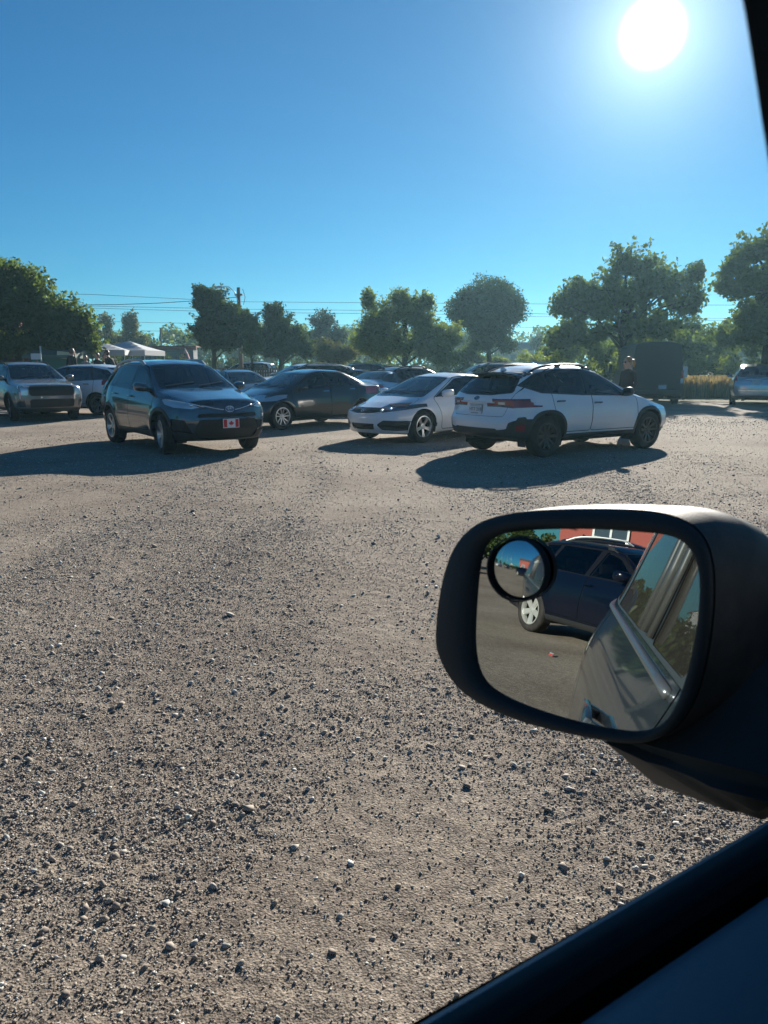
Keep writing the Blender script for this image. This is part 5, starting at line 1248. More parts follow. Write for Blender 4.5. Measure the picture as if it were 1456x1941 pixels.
S_van = dict(name='parked_van', label='tall dark panel van standing in the shade of the large oak', cat='van', loc=(11.35, 34.0, 0), rz=82, paint=mat('paint_van', (.008, .012, .017), .45, spec=.3), R=.36, wx=(1.85, -1.85), xf=2.9, xr=-2.75, flare=0,
    zt=[(2.9, 1.1), (2.6, 1.25), (2.2, 1.5), (1.5, 2.35), (1.1, 2.52), (-2.75, 2.52)], drop=[(2.9, .05), (1.2, .12), (-2.7, .12)], zb=[(2.9, 1.0), (2.1, 1.3), (-2.7, 1.35)], zl=[(2.9, .28), (0, .32), (-2.7, .36)],
    w=[(2.9, .9), (2.4, .99), (-2.7, 1.02)], wc=[(2.9, .8), (2.2, .9), (1.4, .90), (-2.7, .88)], inset=[(0, .03)], ff=[(.3, .06), (.6, 0), (1.1, .06)], fr=[(.4, 0), (2.5, .06)], pf=(.35, 2.4), pr=(.05, 6), Lr=.6,
    cowl=2.25, cowlz=1.42, ws=[(-.8, 1.5), (.8, 1.5), (.74, 2.15), (-.74, 2.15)], dlo=[(2.1, 1.4), (1.55, 2.1), (.9, 2.1), (.9, 1.35)], win=[[(2.0, 1.43), (1.53, 2.07), (.95, 2.07), (.95, 1.38)]],
    doors=[[(2.15, .5), (2.2, 1.4), (1.5, 2.2), (.85, 2.2), (.85, .5)], [(.80, .5), (.80, 2.3), (-.5, 2.3), (-.5, .5)]], handles=[(1.0, 1.2), (.6, 1.2)],
    hatch=[(.0, .62), (.86, .62), (.86, 2.3), (.0, 2.3)], hatchname='rear_door', cuts=[([(-.6, .5), (.6, .5), (.6, .9), (-.6, .9)], 'F', 'grille', .03), ([(.6, .85), (.88, .9), (.88, 1.15), (.7, 1.1)], 'F', 'headlight', .02, ('body',), 'm')],
    cutparts=dict(grille=('grille', GRL, -.01), headlight=('headlight+', DLENS, 0)), rim='five', rimmat=RIMB, extra=[van_rear], wipers=False, seatx=1.0, seatz=.9, seatgap=.0)
make_car(S_van)

# ------------------------------------------------------------------ people
def person(label, x, y, rz, H=1.66, z0=0., top=(.02, .022, .025), pants=(.03, .035, .05), skin=(.42, .27, .2), hair=(.10, .06, .035), pose='stand', ponytail=False, glasses_=False, lean=0., seed=0):
    root = empty('person', (x, y, z0), R(rz)); tag(root, label, 'person'); s = H / 1.70
    J = dict(pel=(0, 0, .95), sp=(.0, 0, 1.12), ch=(.01 + lean * .1, 0, 1.30), nk=(.015 + lean * .18, 0, 1.45), hb=(.03 + lean * .22, 0, 1.54), ht=(.045 + lean * .24, 0, 1.64),
             hl=(0, .095, .92), kl=(.03, .105, .50), al=(-.01, .11, .09), tl=(.14, .125, .03), hr=(0, -.095, .92), kr=(-.02, -.105, .50), ar=(-.05, -.11, .09), tr=(.10, -.125, .03),
             sl=(lean * .12, .17, 1.40), el=(-.03 + lean * .1, .235, 1.13), wl=(.07 + lean * .12, .23, .90), ml=(.10 + lean * .12, .22, .83), sr=(lean * .12, -.17, 1.40), er=(-.02 + lean * .1, -.235, 1.13), wr=(.12 + lean * .12, -.22, .92), mr=(.16 + lean * .12, -.205, .86))
    if pose == 'bent': J.update(el=(.0, .25, 1.15), wl=(.20, .17, 1.18), ml=(.27, .14, 1.22), er=(.02, -.25, 1.15), wr=(.22, -.15, 1.12), mr=(.29, -.12, 1.14))
    rad = dict(pel=.135, sp=.115, ch=.135, nk=.052, hb=.075, ht=.075, hl=.085, kl=.058, al=.042, tl=.035, hr=.085, kr=.058, ar=.042, tr=.035, sl=.058, el=.042, wl=.028, ml=.026, sr=.058, er=.042, wr=.028, mr=.026)
    E = [('pel', 'sp'), ('sp', 'ch'), ('ch', 'nk'), ('nk', 'hb'), ('hb', 'ht'), ('pel', 'hl'), ('hl', 'kl'), ('kl', 'al'), ('al', 'tl'), ('pel', 'hr'), ('hr', 'kr'), ('kr', 'ar'), ('ar', 'tr'), ('ch', 'sl'), ('sl', 'el'), ('el', 'wl'), ('wl', 'ml'), ('ch', 'sr'), ('sr', 'er'), ('er', 'wr'), ('wr', 'mr')]
    nm = list(J); vs_ = [Vector(J[k]) * s for k in nm]; ed = [(nm.index(a), nm.index(b)) for a, b in E]; rr = [rad[k] * s for k in nm]
    for side, sg in (('l', 1), ('r', -1)):      # fingers
        w = Vector(J['m' + side]) * s; d = (w - Vector(J['w' + side]) * s).normalized(); mi = nm.index('m' + side)
        for q in range(5):
            off = Vector((0, 0, 0)); lat = Vector((d.z, 0, -d.x)).normalized() * (.019 * (q - 1.5)); L_ = (.06, .068, .062, .05, .045)[q] * s
            if q == 4: lat = Vector((d.z, 0, -d.x)).normalized() * -.034; 
            a = w + lat * s + d * .02 * s; b = a + d * L_ * .55 + Vector((0, -sg * .006, 0)); c = b + d * L_ * .4 + Vector((0, -sg * .016, -.004))
            i0 = len(vs_); vs_ += [a, b, c]; rr += [.0105 * s, .009 * s, .0075 * s]; ed += [(mi, i0), (i0, i0 + 1), (i0 + 1, i0 + 2)]
    me = bpy.data.meshes.new('body'); me.from_pydata([tuple(v) for v in vs_], ed, []); o = bpy.data.objects.new('body', me); col.objects.link(o)
    sk = o.modifiers.new('s', 'SKIN'); 
    for i, r_ in enumerate(rr): me.skin_vertices[0].data[i].radius = (r_, r_)
    me.skin_vertices[0].data[0].use_root = True
    sd_ = o.modifiers.new('d', 'SUBSURF'); sd_.levels = 2
    dg = bpy.context.evaluated_depsgraph_get(); m2 = bpy.data.meshes.new_from_object(o.evaluated_get(dg)); bpy.data.objects.remove(o)
    tag_ = '%d_%d' % (int(top[0] * 999 + top[2] * 99), int(skin[0] * 999)); m2.materials.clear()
    for q in (mat('skin%d' % int(skin[0] * 99), skin, .55), mat('cloth' + tag_, top, .85), mat('trousers%d' % int(pants[2] * 999), pants, .85), mat('shoe', (.05, .05, .05), .6)): m2.materials.append(q)
    for p in m2.polygons:
        c = p.center / s
        p.material_index = 3 if c.z < .10 else 2 if c.z < .97 and abs(c.y) < .19 + (.03 if c.z < .8 else 0) else 0 if (c.z > 1.455 or (abs(c.y) > .195 and c.z < .97) or (pose == 'bent' and c.x > .14 and abs(c.y) < .2 and c.z < 1.3 and c.z > 1.0)) else 1
    m2.shade_smooth(); b = bpy.data.objects.new('body', m2); col.objects.link(b); b.parent = root
    hc = Vector(J['ht']) * s; hb = Vector(J['hb']) * s
    hd = MB(); c = (hb + hc) / 2 + Vector((.0, 0, .01)); hd.ball(c, (.098 * s, .078 * s, .118 * s), 16, 12); hd.ball(c + Vector((.055, 0, -.07)) * s, (.045 * s, .042 * s, .045 * s), 10, 8)
    hd.ball(c + Vector((.105, 0, -.018)) * s, (.020 * s, .014 * s, .022 * s), 8, 6)
    for sg in (1, -1): hd.ball(c + Vector((.0, sg * .078, -.015)) * s, (.018 * s, .010 * s, .03 * s), 8, 6)
    f = hd.build('head', mat('skin%d' % int(skin[0] * 99), skin, .55), b, smooth=True)
    ft = MB()
    for sg in (1, -1): ft.ball(c + Vector((.088, sg * .032, .012)) * s, (.012 * s, .015 * s, .009 * s), 8, 6)
    ft.box(c + Vector((.097, 0, -.062)) * s, (.01 * s, .042 * s, .007 * s), bev=.002); ft.build('face_features', mat('face_dark', (.06, .03, .03), .5), f)
    hr = MB(); hr.ball(c + Vector((-.022, 0, .022)) * s, (.102 * s, .088 * s, .118 * s), 16, 12)
    if ponytail: hr.tube([c + Vector((-.10, 0, .04)) * s, c + Vector((-.17, 0, .05)) * s, c + Vector((-.205, 0, -.02)) * s, c + Vector((-.19, 0, -.10)) * s], [.03 * s, .036 * s, .034 * s, .012 * s], 8)
    hm = mat('hair%d' % int(hair[0] * 999), hair, .45, bump=(160, .6, .004)); hr.build('hair', hm, b, smooth=True)
    if glasses_:
        g = MB()
        for sg in (1, -1): g.box(c + Vector((.098, sg * .036, .01)) * s, (.012 * s, .052 * s, .034 * s), bev=.005); g.box(c + Vector((.04, sg * .082, .016)) * s, (.12 * s, .006 * s, .008 * s))
        g.build('sunglasses', mat('sunglass', (.01, .01, .012), .1), b, angle=40)
    return root
person('woman with a blond ponytail and sunglasses in black, behind the white crossover', 5.50, 17.6, 205, 1.70, hair=(.26, .16, .07), ponytail=True, glasses_=True)
DK = 30.
def pp(label, px, d, z0=.25, **k): x, y = gpos(px, d); person(label, x, y, k.pop('rz', -90), z0=z0, **k)
# low timber deck on which the market guests stand
def boxthing(name, label, cat, c, d, m, rz=0., kind=None):
    q = MB(); q.box((0, 0, d[2] / 2), d); o = q.build(name, m, None, loc=c, rot=(0, 0, rz)); tag(o, label, cat, kind=kind); return o
wd = mat('weathered_wood', (.12, .085, .06), .85, noise=(6, .7, (.2, .15, .1)))
x0, y0 = gpos(165, 31); boxthing('deck', 'low timber deck under the market guests', 'deck', (x0, y0 + 1, 0), (9, 5, .35), wd)
pp('large figure in black seen from behind beside the green stall', 137, 31, .35, H=1.86, top=(.012, .013, .015), rz=60)
pp('guest in a grey shirt at the stall left of the white canopy', 163, 32, .35, H=1.6, top=(.25, .26, .28), rz=-80, pose='bent')
pp('guest with dark hair and dark jacket below the left canopy edge', 186, 31, .35, H=1.68, top=(.02, .02, .03), rz=-120)
pp('guest in a maroon top between the two guests in dark jackets', 199, 31, .35, H=1.62, top=(.06, .02, .025), rz=-60)
pp('leaning guest in black in front of the larger white canopy', 213, 30.5, .35, H=1.78, top=(.012, .012, .014), rz=150, lean=1., pose='bent')

# ------------------------------------------------------------------ market side: canopies, stalls, building, fence, poles
cvs = mat('canopy_cloth', (.5, .52, .54), .8)
def canopy(label, px, d, w_, dp_, top_px, eave_px, rz=0.):
    x, y = gpos(px, d); zt, ze = zat(top_px, d), zat(eave_px, d); r = empty('canopy_tent', (x, y, 0), R(rz)); tag(r, label, 'canopy')
    V = []; n = 8; a, b = w_ / 2, dp_ / 2
    m = MB(); N = 8; P = []
    for i in range(N + 1):
        for j in range(N + 1):
            u, v = -1 + 2 * i / N, -1 + 2 * j / N; q = max(abs(u), abs(v)); P.append((u * a, v * b, ze + (zt - ze) * (1 - q) ** 1.15 + .0))
    m.add(P, [(i * (N + 1) + j, (i + 1) * (N + 1) + j, (i + 1) * (N + 1) + j + 1, i * (N + 1) + j + 1) for i in range(N) for j in range(N)])
    rf = m.build('canopy_roof', cvs, r)
    m = MB()
    for (x0, y0), (x1, y1) in (((-a, -b), (a, -b)), ((a, -b), (a, b)), ((a, b), (-a, b)), ((-a, b), (-a, -b))): m.add([(x0, y0, ze), (x1, y1, ze), (x1, y1, ze - .28), (x0, y0, ze - .28)], [(0, 1, 2, 3)])
    m.build('valance', cvs, rf)
    for sx in (-1, 1):
        for sy in (-1, 1): m = MB(); m.tube([(sx * (a - .04), sy * (b - .04), 0), (sx * (a - .04), sy * (b - .04), ze)], .025, 6); m.build('leg', SILV, r)
canopy('small white canopy tucked behind the tips of the big left tree', 206, 44, 2.3, 2.6, 651, 664, 8); canopy('larger white canopy with a peaked top', 246, 46, 3.2, 3., 646, 665, -6)
# red-roofed stalls under the tree
def shed(name, label, px, d, w_, dp_, h_, roofh, wall, roof, rz=0., over=.3, cat='stall', base=0.):
    x, y = gpos(px, d); r = empty(name, (x, y, 0), R(rz)); tag(r, label, cat)
    m = MB(); m.box((0, 0, h_ / 2 + base), (w_, dp_, h_)); m.build('wall', wall, r)
    m = MB(); a, b = w_ / 2 + over, dp_ / 2 + over; m.add([(-a, -b, h_), (a, -b, h_), (a, 0, h_ + roofh), (-a, 0, h_ + roofh), (-a, b, h_), (a, b, h_), (-a, -b, h_ - .12), (a, -b, h_ - .12), (-a, b, h_ - .12), (a, b, h_ - .12)], [(0, 1, 2, 3), (3, 2, 5, 4), (0, 6, 7, 1), (4, 5, 9, 8), (0, 3, 4, 8, 6), (1, 7, 9, 5, 2)]); m.build('roof', roof, r)
    return r
dg_ = mat('wall_dark_green', (.025, .06, .05), .8, noise=(3, .5, (.04, .08, .065))); rr_ = mat('roof_dull_red', (.30, .055, .06), .7); gw = mat('wall_teal', (.03, .16, .12), .7)
r = shed('market_hall', 'dark green market hall with a dull red roof behind the big tree', -20, 44, 9.5, 6, 3.3, 1.6, dg_, rr_, 90)
r = shed('market_stall', 'dark stall with a maroon door under the big left tree', 50, 41, 5.5, 3, 2.3, .4, dg_, mat('roof_dark', (.03, .035, .035), .8)); m = MB(); m.box((.3, -1.53, 1.05), (1.1, .05, 2.1)); m.build('door', mat('maroon_door', (.12, .025, .03), .6), r)
m = MB(); m.box((-1.6, -1.54, 1.2), (.7, .05, 2.0)); m.build('shutter', mat('shutter_grey', (.16, .19, .18), .7), r)
r = shed('market_stall', 'teal green market stall with a cream counter panel', 113, 35, 1.7, 1.6, 2.0, .25, gw, mat('roof_greygreen', (.08, .12, .10), .7)); m = MB(); m.box((.75, -1.0, 2.0), (.8, .06, .30), ry=.1); m.build('sign_board', mat('cream_board', (.6, .55, .35), .7), r)
m = MB(); m.tube([(-.4, -.9, 0), (-.4, -.9, 2.4)], .04, 6); m.build('post', SILV, r)
def picnic(label, px, d, z0=0., m_=None, rz=0.):
    x, y = gpos(px, d); r = empty('picnic_table', (x, y, z0), R(rz)); tag(r, label, 'table'); q = MB()
    for k in range(5): q.box((0, -.3 + .15 * k, .74), (1.8, .13, .04))
    q.build('tabletop', m_, r)
    for s_ in (-1, 1):
        q = MB(); q.box((0, s_ * .7, .44), (1.8, .24, .04)); q.build('bench', m_, r); q = MB(); q.box((s_ * .6, 0, .37), (.08, 1.5, .08)); q.tube([(s_ * .6, -.65, 0), (s_ * .6, -.2, .72)], .045, 4); q.tube([(s_ * .6, .65, 0), (s_ * .6, .2, .72)], .045, 4); q.build('leg', m_, r)
picnic('yellow brown picnic table in front of the teal stall', 118, 29.5, .55, mat('table_ochre', (.28, .16, .04), .7), 10)
# signboard on the beige SUV's far side
x, y = gpos(70, 32); r = empty('sign', (x, y, 0)); tag(r, 'small white sign board on a post beneath the big tree', 'sign'); m = MB(); m.box((0, 0, 1.93), (.42, .03, .24)); m.build('sign_board', mat('sign_white', (.6, .64, .64), .6), r); m = MB(); m.box((0, .04, .95), (.07, .04, 1.9)); m.build('post', wd, r)
x, y = gpos(1299, 36); r = empty('sign', (x, y, 0)); tag(r, 'small pale blue sign on a stake in the dry grass', 'sign'); m = MB(); m.box((0, 0, zat(705, 36)), (.26, .03, .48), bev=.01); m.build('sign_board', mat('sign_pale', (.62, .68, .72), .5), r); m = MB(); m.box((0, .03, .5), (.04, .03, 1.1)); m.build('post', wd, r)
# long low building
x, y = gpos(305, 75); r = empty('long_building', (x, y, 0)); tag(r, 'long low grey building with a red fascia beyond the canopies', 'building')
zb_ = zat(663, 75); m = MB(); m.box((0, -1.6, zb_ / 2), (7.5, 1.6, zb_)); m.build('wall', mat('wall_grey', (.16, .18, .2), .8), r); m = MB(); m.box((0, -2.55, zb_ + .12), (8.2, .3, .34)); m.box((0, -1.6, zb_ + .24), (8., 2.2, .1)); m.build('roof', mat('fascia_red', (.22, .035, .03), .6), r)
for k in range(6): m = MB(); m.box((-3 + 1.2 * k, -2.52, zb_ - .75), (.85, .05, .8)); m.build('window', mat('dark_pane', (.05, .07, .09), .1), r)
# striped parasol
x, y = gpos(352, 60); r = empty('parasol', (x, y, 0)); tag(r, 'closed pink and white parasol beside the tall columnar tree', 'parasol'); m = MB(); m.lathe([(.02, 2.9), (.25, 2.5), (.5, 1.7), (.42, 1.6)], 10, Matrix.Rotation(R(90), 4, 'X')); m.build('parasol_cloth', mat('parasol_pink', (.5, .25, .25), .8), r, smooth=True); m = MB(); m.tube([(0, 0, 0), (0, 0, 2.95)], .03, 6); m.build('pole', SILV, r)
# wooden fence
x0, y0 = gpos(352, 47.5); x1, y1 = gpos(606, 51); r = empty('picket_fence', (x0, y0, 0), math.atan2(y1 - y0, x1 - x0)); tag(r, 'weathered vertical board fence in the shade of the trees', 'fence'); Lf = math.hypot(x1 - x0, y1 - y0)
m = MB(); n = int(Lf / .16)
for i in range(n): m.box((.16 * i, 0, .72 + .03 * rnd.random()), (.12, .025, 1.44))
m.build('boards', wd, r); m = MB()
for z in (.35, 1.15): m.box((Lf / 2, .04, z), (Lf, .04, .09))
m.build('rail', wd, r)
for i in range(int(Lf / 2.4) + 1): m = MB(); m.box((2.4 * i, .06, .75), (.1, .1, 1.5)); m.build('post', wd, r)
clone(car_big, 'parked_suv', 'white vehicle parked behind the board fence, glimpsed between the trunks', gpos(462, 56)[0], 56, 170, P_white, (1, 1, 1.12), BG)
# far house
x, y = gpos(978, 95); r = shed('house', 'small far house with a pale wall and low grey roof', 978, 95, 3.6, 3.5, zat(663, 95), .9, mat('house_wall', (.45, .45, .43), .8), mat('house_roof', (.14, .14, .15), .8), 0, cat='house'); m = MB(); m.box((-.6, -1.78, 2.6), (.8, .05, .8)); m.build('window', mat('dark_pane', (.05, .07, .09), .1), r)
# poles and wires
def pole(label, px, d, top_px, r_=.13, lamp=False, name='utility_pole'):
    x, y = gpos(px, d); zt = zat(top_px, d); p = empty(name, (x, y, 0)); tag(p, label, 'pole'); m = MB(); m.tube([(0, 0, 0), (0, 0, zt)], [r_ * 1.2, r_ * .85], 10); m.build('pole', mat('pole_wood', (.16, .13, .11), .9), p)
    if lamp:
        m = MB(); m.tube([(0, -.1, zt - .9), (-.25, -.12, zt - .25), (-.6, -.15, zt + .02), (-1.05, -.2, zt + .03)], .03, 6); a = m.build('lamp_arm', SILV, p, smooth=True); m = MB(); m.ball((-1.25, -.2, zt + .0), (.3, .12, .07), 12, 6); m.build('lamp_head', SILV, a, smooth=True)
        m = MB(); m.tube([(.28, 0, zt - .1), (.42, 0, zt - .6), (.3, 0, zt - 1.1)], .015, 5); m.build('cable_loop', BLK(), p)
        m = MB(); m.box((0, 0, zt - .45), (.5, .12, .12)); m.build('crossarm', wd, p)
    return p
pole('wooden utility pole with a curved street lamp arm, rising behind the columnar tree', 457, 52, 545, lamp=True); pole('thin far pole above the long grey building', 308, 100, 622, .12)
def wire(label, pts, r_=.022):
    P = []
    for (xa, ya, za), (xb, yb, zb2), sag in pts:
        for k in range(9): t = k / 8; P.append((xa + (xb - xa) * t, ya + (yb - ya) * t, za + (zb2 - za) * t - sag * 4 * t * (1 - t)))
    m = MB(); m.tube(P, r_, 5); o = m.build('power_line', BLK(), None); tag(o, label, 'wire', 'overhead wires strung across the sky')
def W3(px, py, d): x, y = gpos(px, d); return (x, y, zat(py, d))
wire('thick sagging cable running left from the lamp pole', [(W3(-150, 560, 52), W3(457, 563, 52), .55)], .02)
for lab, rows, d in (('topmost thin wire passing behind the tall trees', (558, 572, 575, 578), 80), ('upper wire of the middle pair', (580, 586, 590, 603), 82), ('lower wire of the middle pair', (584, 592, 596, 607), 84), ('lone wire above the far treetops', (609, 615, 617, 628), 90), ('lowest wire just over the far treetops', (627, 628, 630, 639), 92)):
    P = [W3(-300, rows[0] - 6, d), W3(180, rows[0], d), W3(460, rows[1], d), W3(860, rows[2], d), W3(1300, rows[3], d), W3(1800, rows[3] + 2, d)]
    wire(lab, [(a, b, .0) for a, b in zip(P, P[1:])], .02)

# ------------------------------------------------------------------ what lies behind us and shows in the mirror and in the paintwork
def V2W(h, n): w = hv * h + nv * n; return w.x, w.y
def hdg(h, n): w = hv * h + nv * n; return math.degrees(math.atan2(w.y, w.x))
# navy SUV: near rear wheel on the ground at (-11.9, 1.1)
d_ = Vector((.80, -.60)); lat = Vector((.60, .80)); c_ = Vector((-11.9, 1.1)) + d_ * 1.41 - lat * (.93)   # left side faces us
ff = hv * d_.x + nv * d_.y
x, y = V2W(c_.x, c_.y); clone(car_big, 'parked_suv', 'navy blue SUV with five spoke alloy wheels, seen in the wing mirror', x, y, math.degrees(math.atan2(ff.y, ff.x)), P_navy, (1, 1, .96), BG, rim=mat('bright_alloy', (.62, .62, .58), .4, .6))
x, y = V2W(-19.5, -1.0); k_ = clone(car_rav, 'parked_suv', 'black SUV behind the navy SUV, seen only in the wing mirror', x, y, hdg(.25, -.97), P_black, (1, 1, 1.16), BG)
x, y = V2W(-33, -4.2); r = empty('brick_building', (x, y, 0), R(33.93)); tag(r, 'red brick building with a white framed window, seen in the wing mirror', 'building')
bk = mat('red_brick', (.30, .07, .055), .85, noise=(30, .6, (.38, .11, .08)))
m = MB(); m.box((0, 0, 2.6), (6, 11, 5.2)); m.build('wall', bk, r); m = MB(); m.add([(-3.3, -5.8, 5.2), (3.3, -5.8, 5.2), (3.3, 5.8, 5.2), (-3.3, 5.8, 5.2), (0, -5.8, 6.6), (0, 5.8, 6.6)], [(0, 4, 5, 3), (1, 2, 5, 4), (0, 1, 4), (2, 3, 5), (0, 3, 2, 1)]); m.build('roof', mat('roof_slate', (.08, .08, .085), .8), r)
for yy in (3.6, -.2, -3.4):
    m = MB(); m.box((3.02, yy, 2.75), (.06, 1.3, 1.1)); w_ = m.build('window', mat('dark_pane', (.05, .07, .09), .1), r); m = MB()
    for q in (-.65, 0, .65): m.box((3.06, yy + q, 2.75), (.05, .08, 1.18))
    for q in (-.56, 0, .56): m.box((3.065, yy, 2.75 + q), (.045, 1.36, .08))
    m.build('window_frame', mat('frame_white', (.75, .76, .74), .5), w_)
x, y = V2W(-125, 22); r = empty('house', (x, y, 0), R(20)); tag(r, 'white gabled house with a red roof far behind us', 'house'); m = MB(); m.box((0, 0, 2.5), (8, 6, 5)); m.add([(-4, -3, 5), (4, -3, 5), (4, 3, 5), (-4, 3, 5), (-4, 0, 7.5), (4, 0, 7.5)], [(0, 3, 4), (1, 5, 2)]); m.build('wall', mat('house_wall', (.45, .45, .43), .8), r); m = MB(); m.add([(-4.3, -3.4, 4.8), (4.3, -3.4, 4.8), (4.3, 0, 7.6), (-4.3, 0, 7.6), (4.3, 3.4, 4.8), (-4.3, 3.4, 4.8)], [(0, 1, 2, 3), (3, 2, 4, 5)]); m.build('roof', rr_, r)
for i, (h_, n_, H_) in enumerate(((-26, 5.5, 6.5), (-34, 9.5, 7), (-22, 9, 6.5))):
    x, y = V2W(h_, n_); r = empty('lamp_post', (x, y, 0)); tag(r, ('slim metal lamp post nearest behind our car', 'slim metal lamp post farthest behind our car', 'slim metal lamp post standing off to the side behind us')[i], 'lamp post'); m = MB(); m.tube([(0, 0, 0), (0, 0, H_)], [.07, .045], 8); m.tube([(0, 0, H_), (.3, 0, H_ + .25), (1.2, 0, H_ + .3)], .03, 6); m.build('pole', SILV, r, smooth=True); m = MB(); m.ball((1.35, 0, H_ + .28), (.3, .1, .06), 10, 6); m.build('lamp_head', SILV, r, smooth=True)
for i, (X_, Y_, s_) in enumerate(((-27, 30, 2.6), (-30, 24, 3.2), (-34, 35, 2.8), (-33, 17, 3.), (-38, 28, 2.8))):
    s_ *= .62; tree(('bushy', 'tall', 'round', 'spreading', 'short')[i] + ' tree out to the left of our car, mirrored in the grey SUV', X_, Y_, [(0, 0, s_ * 1.15, s_, s_, s_ * .9), (.8, .3, s_ * 1.7, s_ * .6, s_ * .6, s_ * .6)], 6000, .3, kind='dark', seed=60 + i, trunk=(.18, 1.5), clump=(.5, .9))
for i, (h_, n_) in enumerate(((-37, 3.0), (-38, 6.2), (-37, 9.5))):
    x, y = V2W(h_, n_); tree('green bush beside the brick building, ' + ('nearest the wall', 'in the middle of the three', 'farthest from the wall')[i], x, y, [(0, 0, 1.25, 2.2, 2.2, 1.1)], 6000, .2, kind='green', seed=80 + i, trunk=(.1, .5), clump=(.35, .7), name='bush', cat='bush')
for i, (h_, n_, s_, kk) in enumerate(((-38, 12, 2.6, 'green'), (-34, 17, 3.2, 'dark'), (-44, 3.4, 2.2, 'green'), (-30, 24, 3, 'green'), (-22, 30, 3.4, 'dark'), (-12, 34, 3., 'green'), (-45, 18, 3.4, 'green'), (-4, 38, 3.2, 'green'), (-52, -8, 3, 'green'))):
    s_ *= .62; x, y = V2W(h_ * 1.7, n_ * 1.7); tree(('%s tree in the row behind our car, ' % ('light' if kk == 'green' else 'dark')) + ('beyond the farthest lamp post', 'next to the side lamp post', 'beside the brick building', 'at the field corner', 'tallest of the row', 'standing apart near the row end', 'at the back of the row', 'last at the row end', 'past the brick building')[i], x, y, [(0, 0, s_ * 1.25, s_, s_, s_ * .9), (.8, .3, s_ * 1.8, s_ * .6, s_ * .6, s_ * .6)], 7000, .3, kind=kk, seed=40 + i, trunk=(.18, 1.5), clump=(.5, .9))
x, y = V2W(-27, 12); clone(car_sedan, 'parked_sedan', 'white sedan parked behind us by the lamp posts', x, y, hdg(1, .2), P_white, (1, 1, 1), ()); x, y = V2W(-29, 7.5); clone(car_rav, 'parked_suv', 'black SUV parked behind us beside the nearest lamp post', x, y, hdg(1, .1), P_black, (1, 1, 1), BG)
m = MB(); m.box((0, 0, .0), (.075, .055, .018), bev=.006); m2_ = m.build('litter', mat('litter_white', (.7, .68, .66), .6), None, loc=(*V2W(-9.3, .6), .03), rot=(.2, .1, .7)); tag(m2_, 'scrap of white and red litter on the dirt behind our car', 'litter'); m = MB(); m.box((.055, 0, 0), (.035, .055, .02), bev=.005); m.build('red_end', mat('litter_red', (.5, .05, .05), .6), m2_)
HAZE = .0006
SKYTINT = (.22, .72, .95, 1); GLOW = (60., 15., .8); SKYSTR = .05
# ------------------------------------------------------------------ sun, sky, camera
w = bpy.data.worlds.new('World'); SC.world = w; w.use_nodes = True
nt = w.node_tree; bg = nt.nodes['Background']
sky = nt.nodes.new('ShaderNodeTexSky'); sky.sky_type = 'NISHITA'; sky.sun_disc = False
sky.sun_elevation = R(SUN_EL); sky.sun_rotation = R(SUN_AZ); sky.altitude = 0
sky.air_density = 1.0; sky.dust_density = .0; sky.ozone_density = 4.0
L = nt.links.new
# a clear deep blue autumn sky: the Nishita sky, tinted, plus a widened sun disc and glare halo painted into it
tint = nt.nodes.new('ShaderNodeMix'); tint.data_type = 'RGBA'; tint.blend_type = 'MULTIPLY'; tint.inputs['Factor'].default_value = 1; tint.inputs['B'].default_value = SKYTINT
L(sky.outputs[0], tint.inputs['A'])
tc = nt.nodes.new('ShaderNodeTexCoord'); dp = nt.nodes.new('ShaderNodeVectorMath'); dp.operation = 'DOT_PRODUCT'
dp.inputs[1].default_value = (math.sin(R(SUN_AZ)) * math.cos(R(SUN_EL)), math.cos(R(SUN_AZ)) * math.cos(R(SUN_EL)), math.sin(R(SUN_EL)))
nm = nt.nodes.new('ShaderNodeVectorMath'); nm.operation = 'NORMALIZE'; L(tc.outputs['Generated'], nm.inputs[0]); L(nm.outputs['Vector'], dp.inputs[0])
def mth(op, a, b=None, c=None):
    n = nt.nodes.new('ShaderNodeMath'); n.operation = op
    for i, q in enumerate((a, b, c)):
        if q is None: continue
        if isinstance(q, (int, float)): n.inputs[i].default_value = q
        else: L(q, n.inputs[i])
    return n.outputs[0]
ang = mth('ARCCOSINE', mth('MINIMUM', dp.outputs['Value'], 1.0))            # angle from the sun, radians
core = mth('MULTIPLY', mth('SUBTRACT', 1.0, mth('SMOOTH_MIN', mth('DIVIDE', ang, R(2.05)), 1.0, .15)), GLOW[0])
halo = mth('MULTIPLY', mth('EXPONENT', mth('MULTIPLY', ang, -1 / R(3.2))), GLOW[1])
halo2 = mth('MULTIPLY', mth('EXPONENT', mth('MULTIPLY', ang, -1 / R(11.))), GLOW[2])
gs = mth('ADD', mth('ADD', mth('MAXIMUM', core, 0.0), halo), halo2)
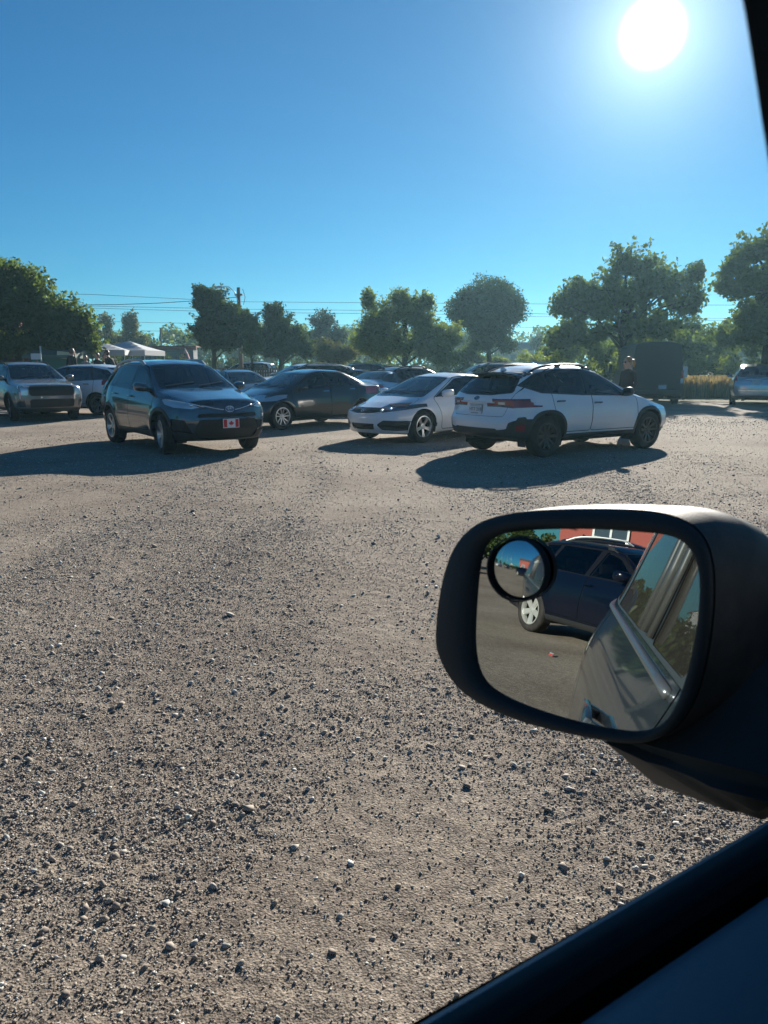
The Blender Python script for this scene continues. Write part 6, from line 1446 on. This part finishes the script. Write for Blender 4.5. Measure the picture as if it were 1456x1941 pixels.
gc = nt.nodes.new('ShaderNodeVectorMath'); gc.operation = 'SCALE'; gc.inputs[0].default_value = (.85, 1.0, 1.); L(gs, gc.inputs['Scale'])
ad = nt.nodes.new('ShaderNodeVectorMath'); ad.operation = 'ADD'; L(tint.outputs['Result'], ad.inputs[0]); L(gc.outputs[0], ad.inputs[1])
L(ad.outputs[0], bg.inputs['Color']); bg.inputs['Strength'].default_value = SKYSTR
sl = bpy.data.lights.new('sun', 'SUN'); sl.energy = 5.7; sl.angle = R(.5); sl.color = (1., .93, .82)
so = bpy.data.objects.new('sun', sl); col.objects.link(so)
sd = Vector((math.sin(R(SUN_AZ)) * math.cos(R(SUN_EL)), math.cos(R(SUN_AZ)) * math.cos(R(SUN_EL)), math.sin(R(SUN_EL))))
so.rotation_euler = sd.to_track_quat('Z', 'Y').to_euler(); so.location = sd * 60
cd = bpy.data.cameras.new('camera'); cam = bpy.data.objects.new('camera', cd); col.objects.link(cam)
cam.location = (0, 0, CAMH); cam.rotation_euler = (R(90 - PITCH), 0, 0)
cd.sensor_fit = 'VERTICAL'; cd.sensor_height = 36.; cd.lens = 36. * 1458 / 1941; cd.clip_start = .02; cd.clip_end = 3000
SC.camera = cam
cd.dof.use_dof = True; cd.dof.focus_distance = 4.5; cd.dof.aperture_fstop = 16.
vs = SC.view_settings; vs.view_transform = 'Standard'; vs.look = 'None'; vs.exposure = .82; vs.gamma = 1

# added haze volume, imitating the milky glare veil of the car window
if HAZE > 0:
    hm = bpy.data.materials.new('air_haze'); hm.use_nodes = True; hn_ = hm.node_tree; hn_.nodes.clear(); ho = hn_.nodes.new('ShaderNodeOutputMaterial'); pv = hn_.nodes.new('ShaderNodeVolumePrincipled')
    pv.inputs['Color'].default_value = (.45, .82, 1., 1); pv.inputs['Density'].default_value = HAZE; pv.inputs['Anisotropy'].default_value = .55; hn_.links.new(pv.outputs[0], ho.inputs['Volume'])
    m = MB(); m.box((0, 0, 9.), (1040, 1040, 22)); hz = m.build('haze', hm); hz['kind'] = 'stuff'; hz['label'] = 'thin sunlit air over the parking lot'
    SC.cycles.volume_max_steps = 64
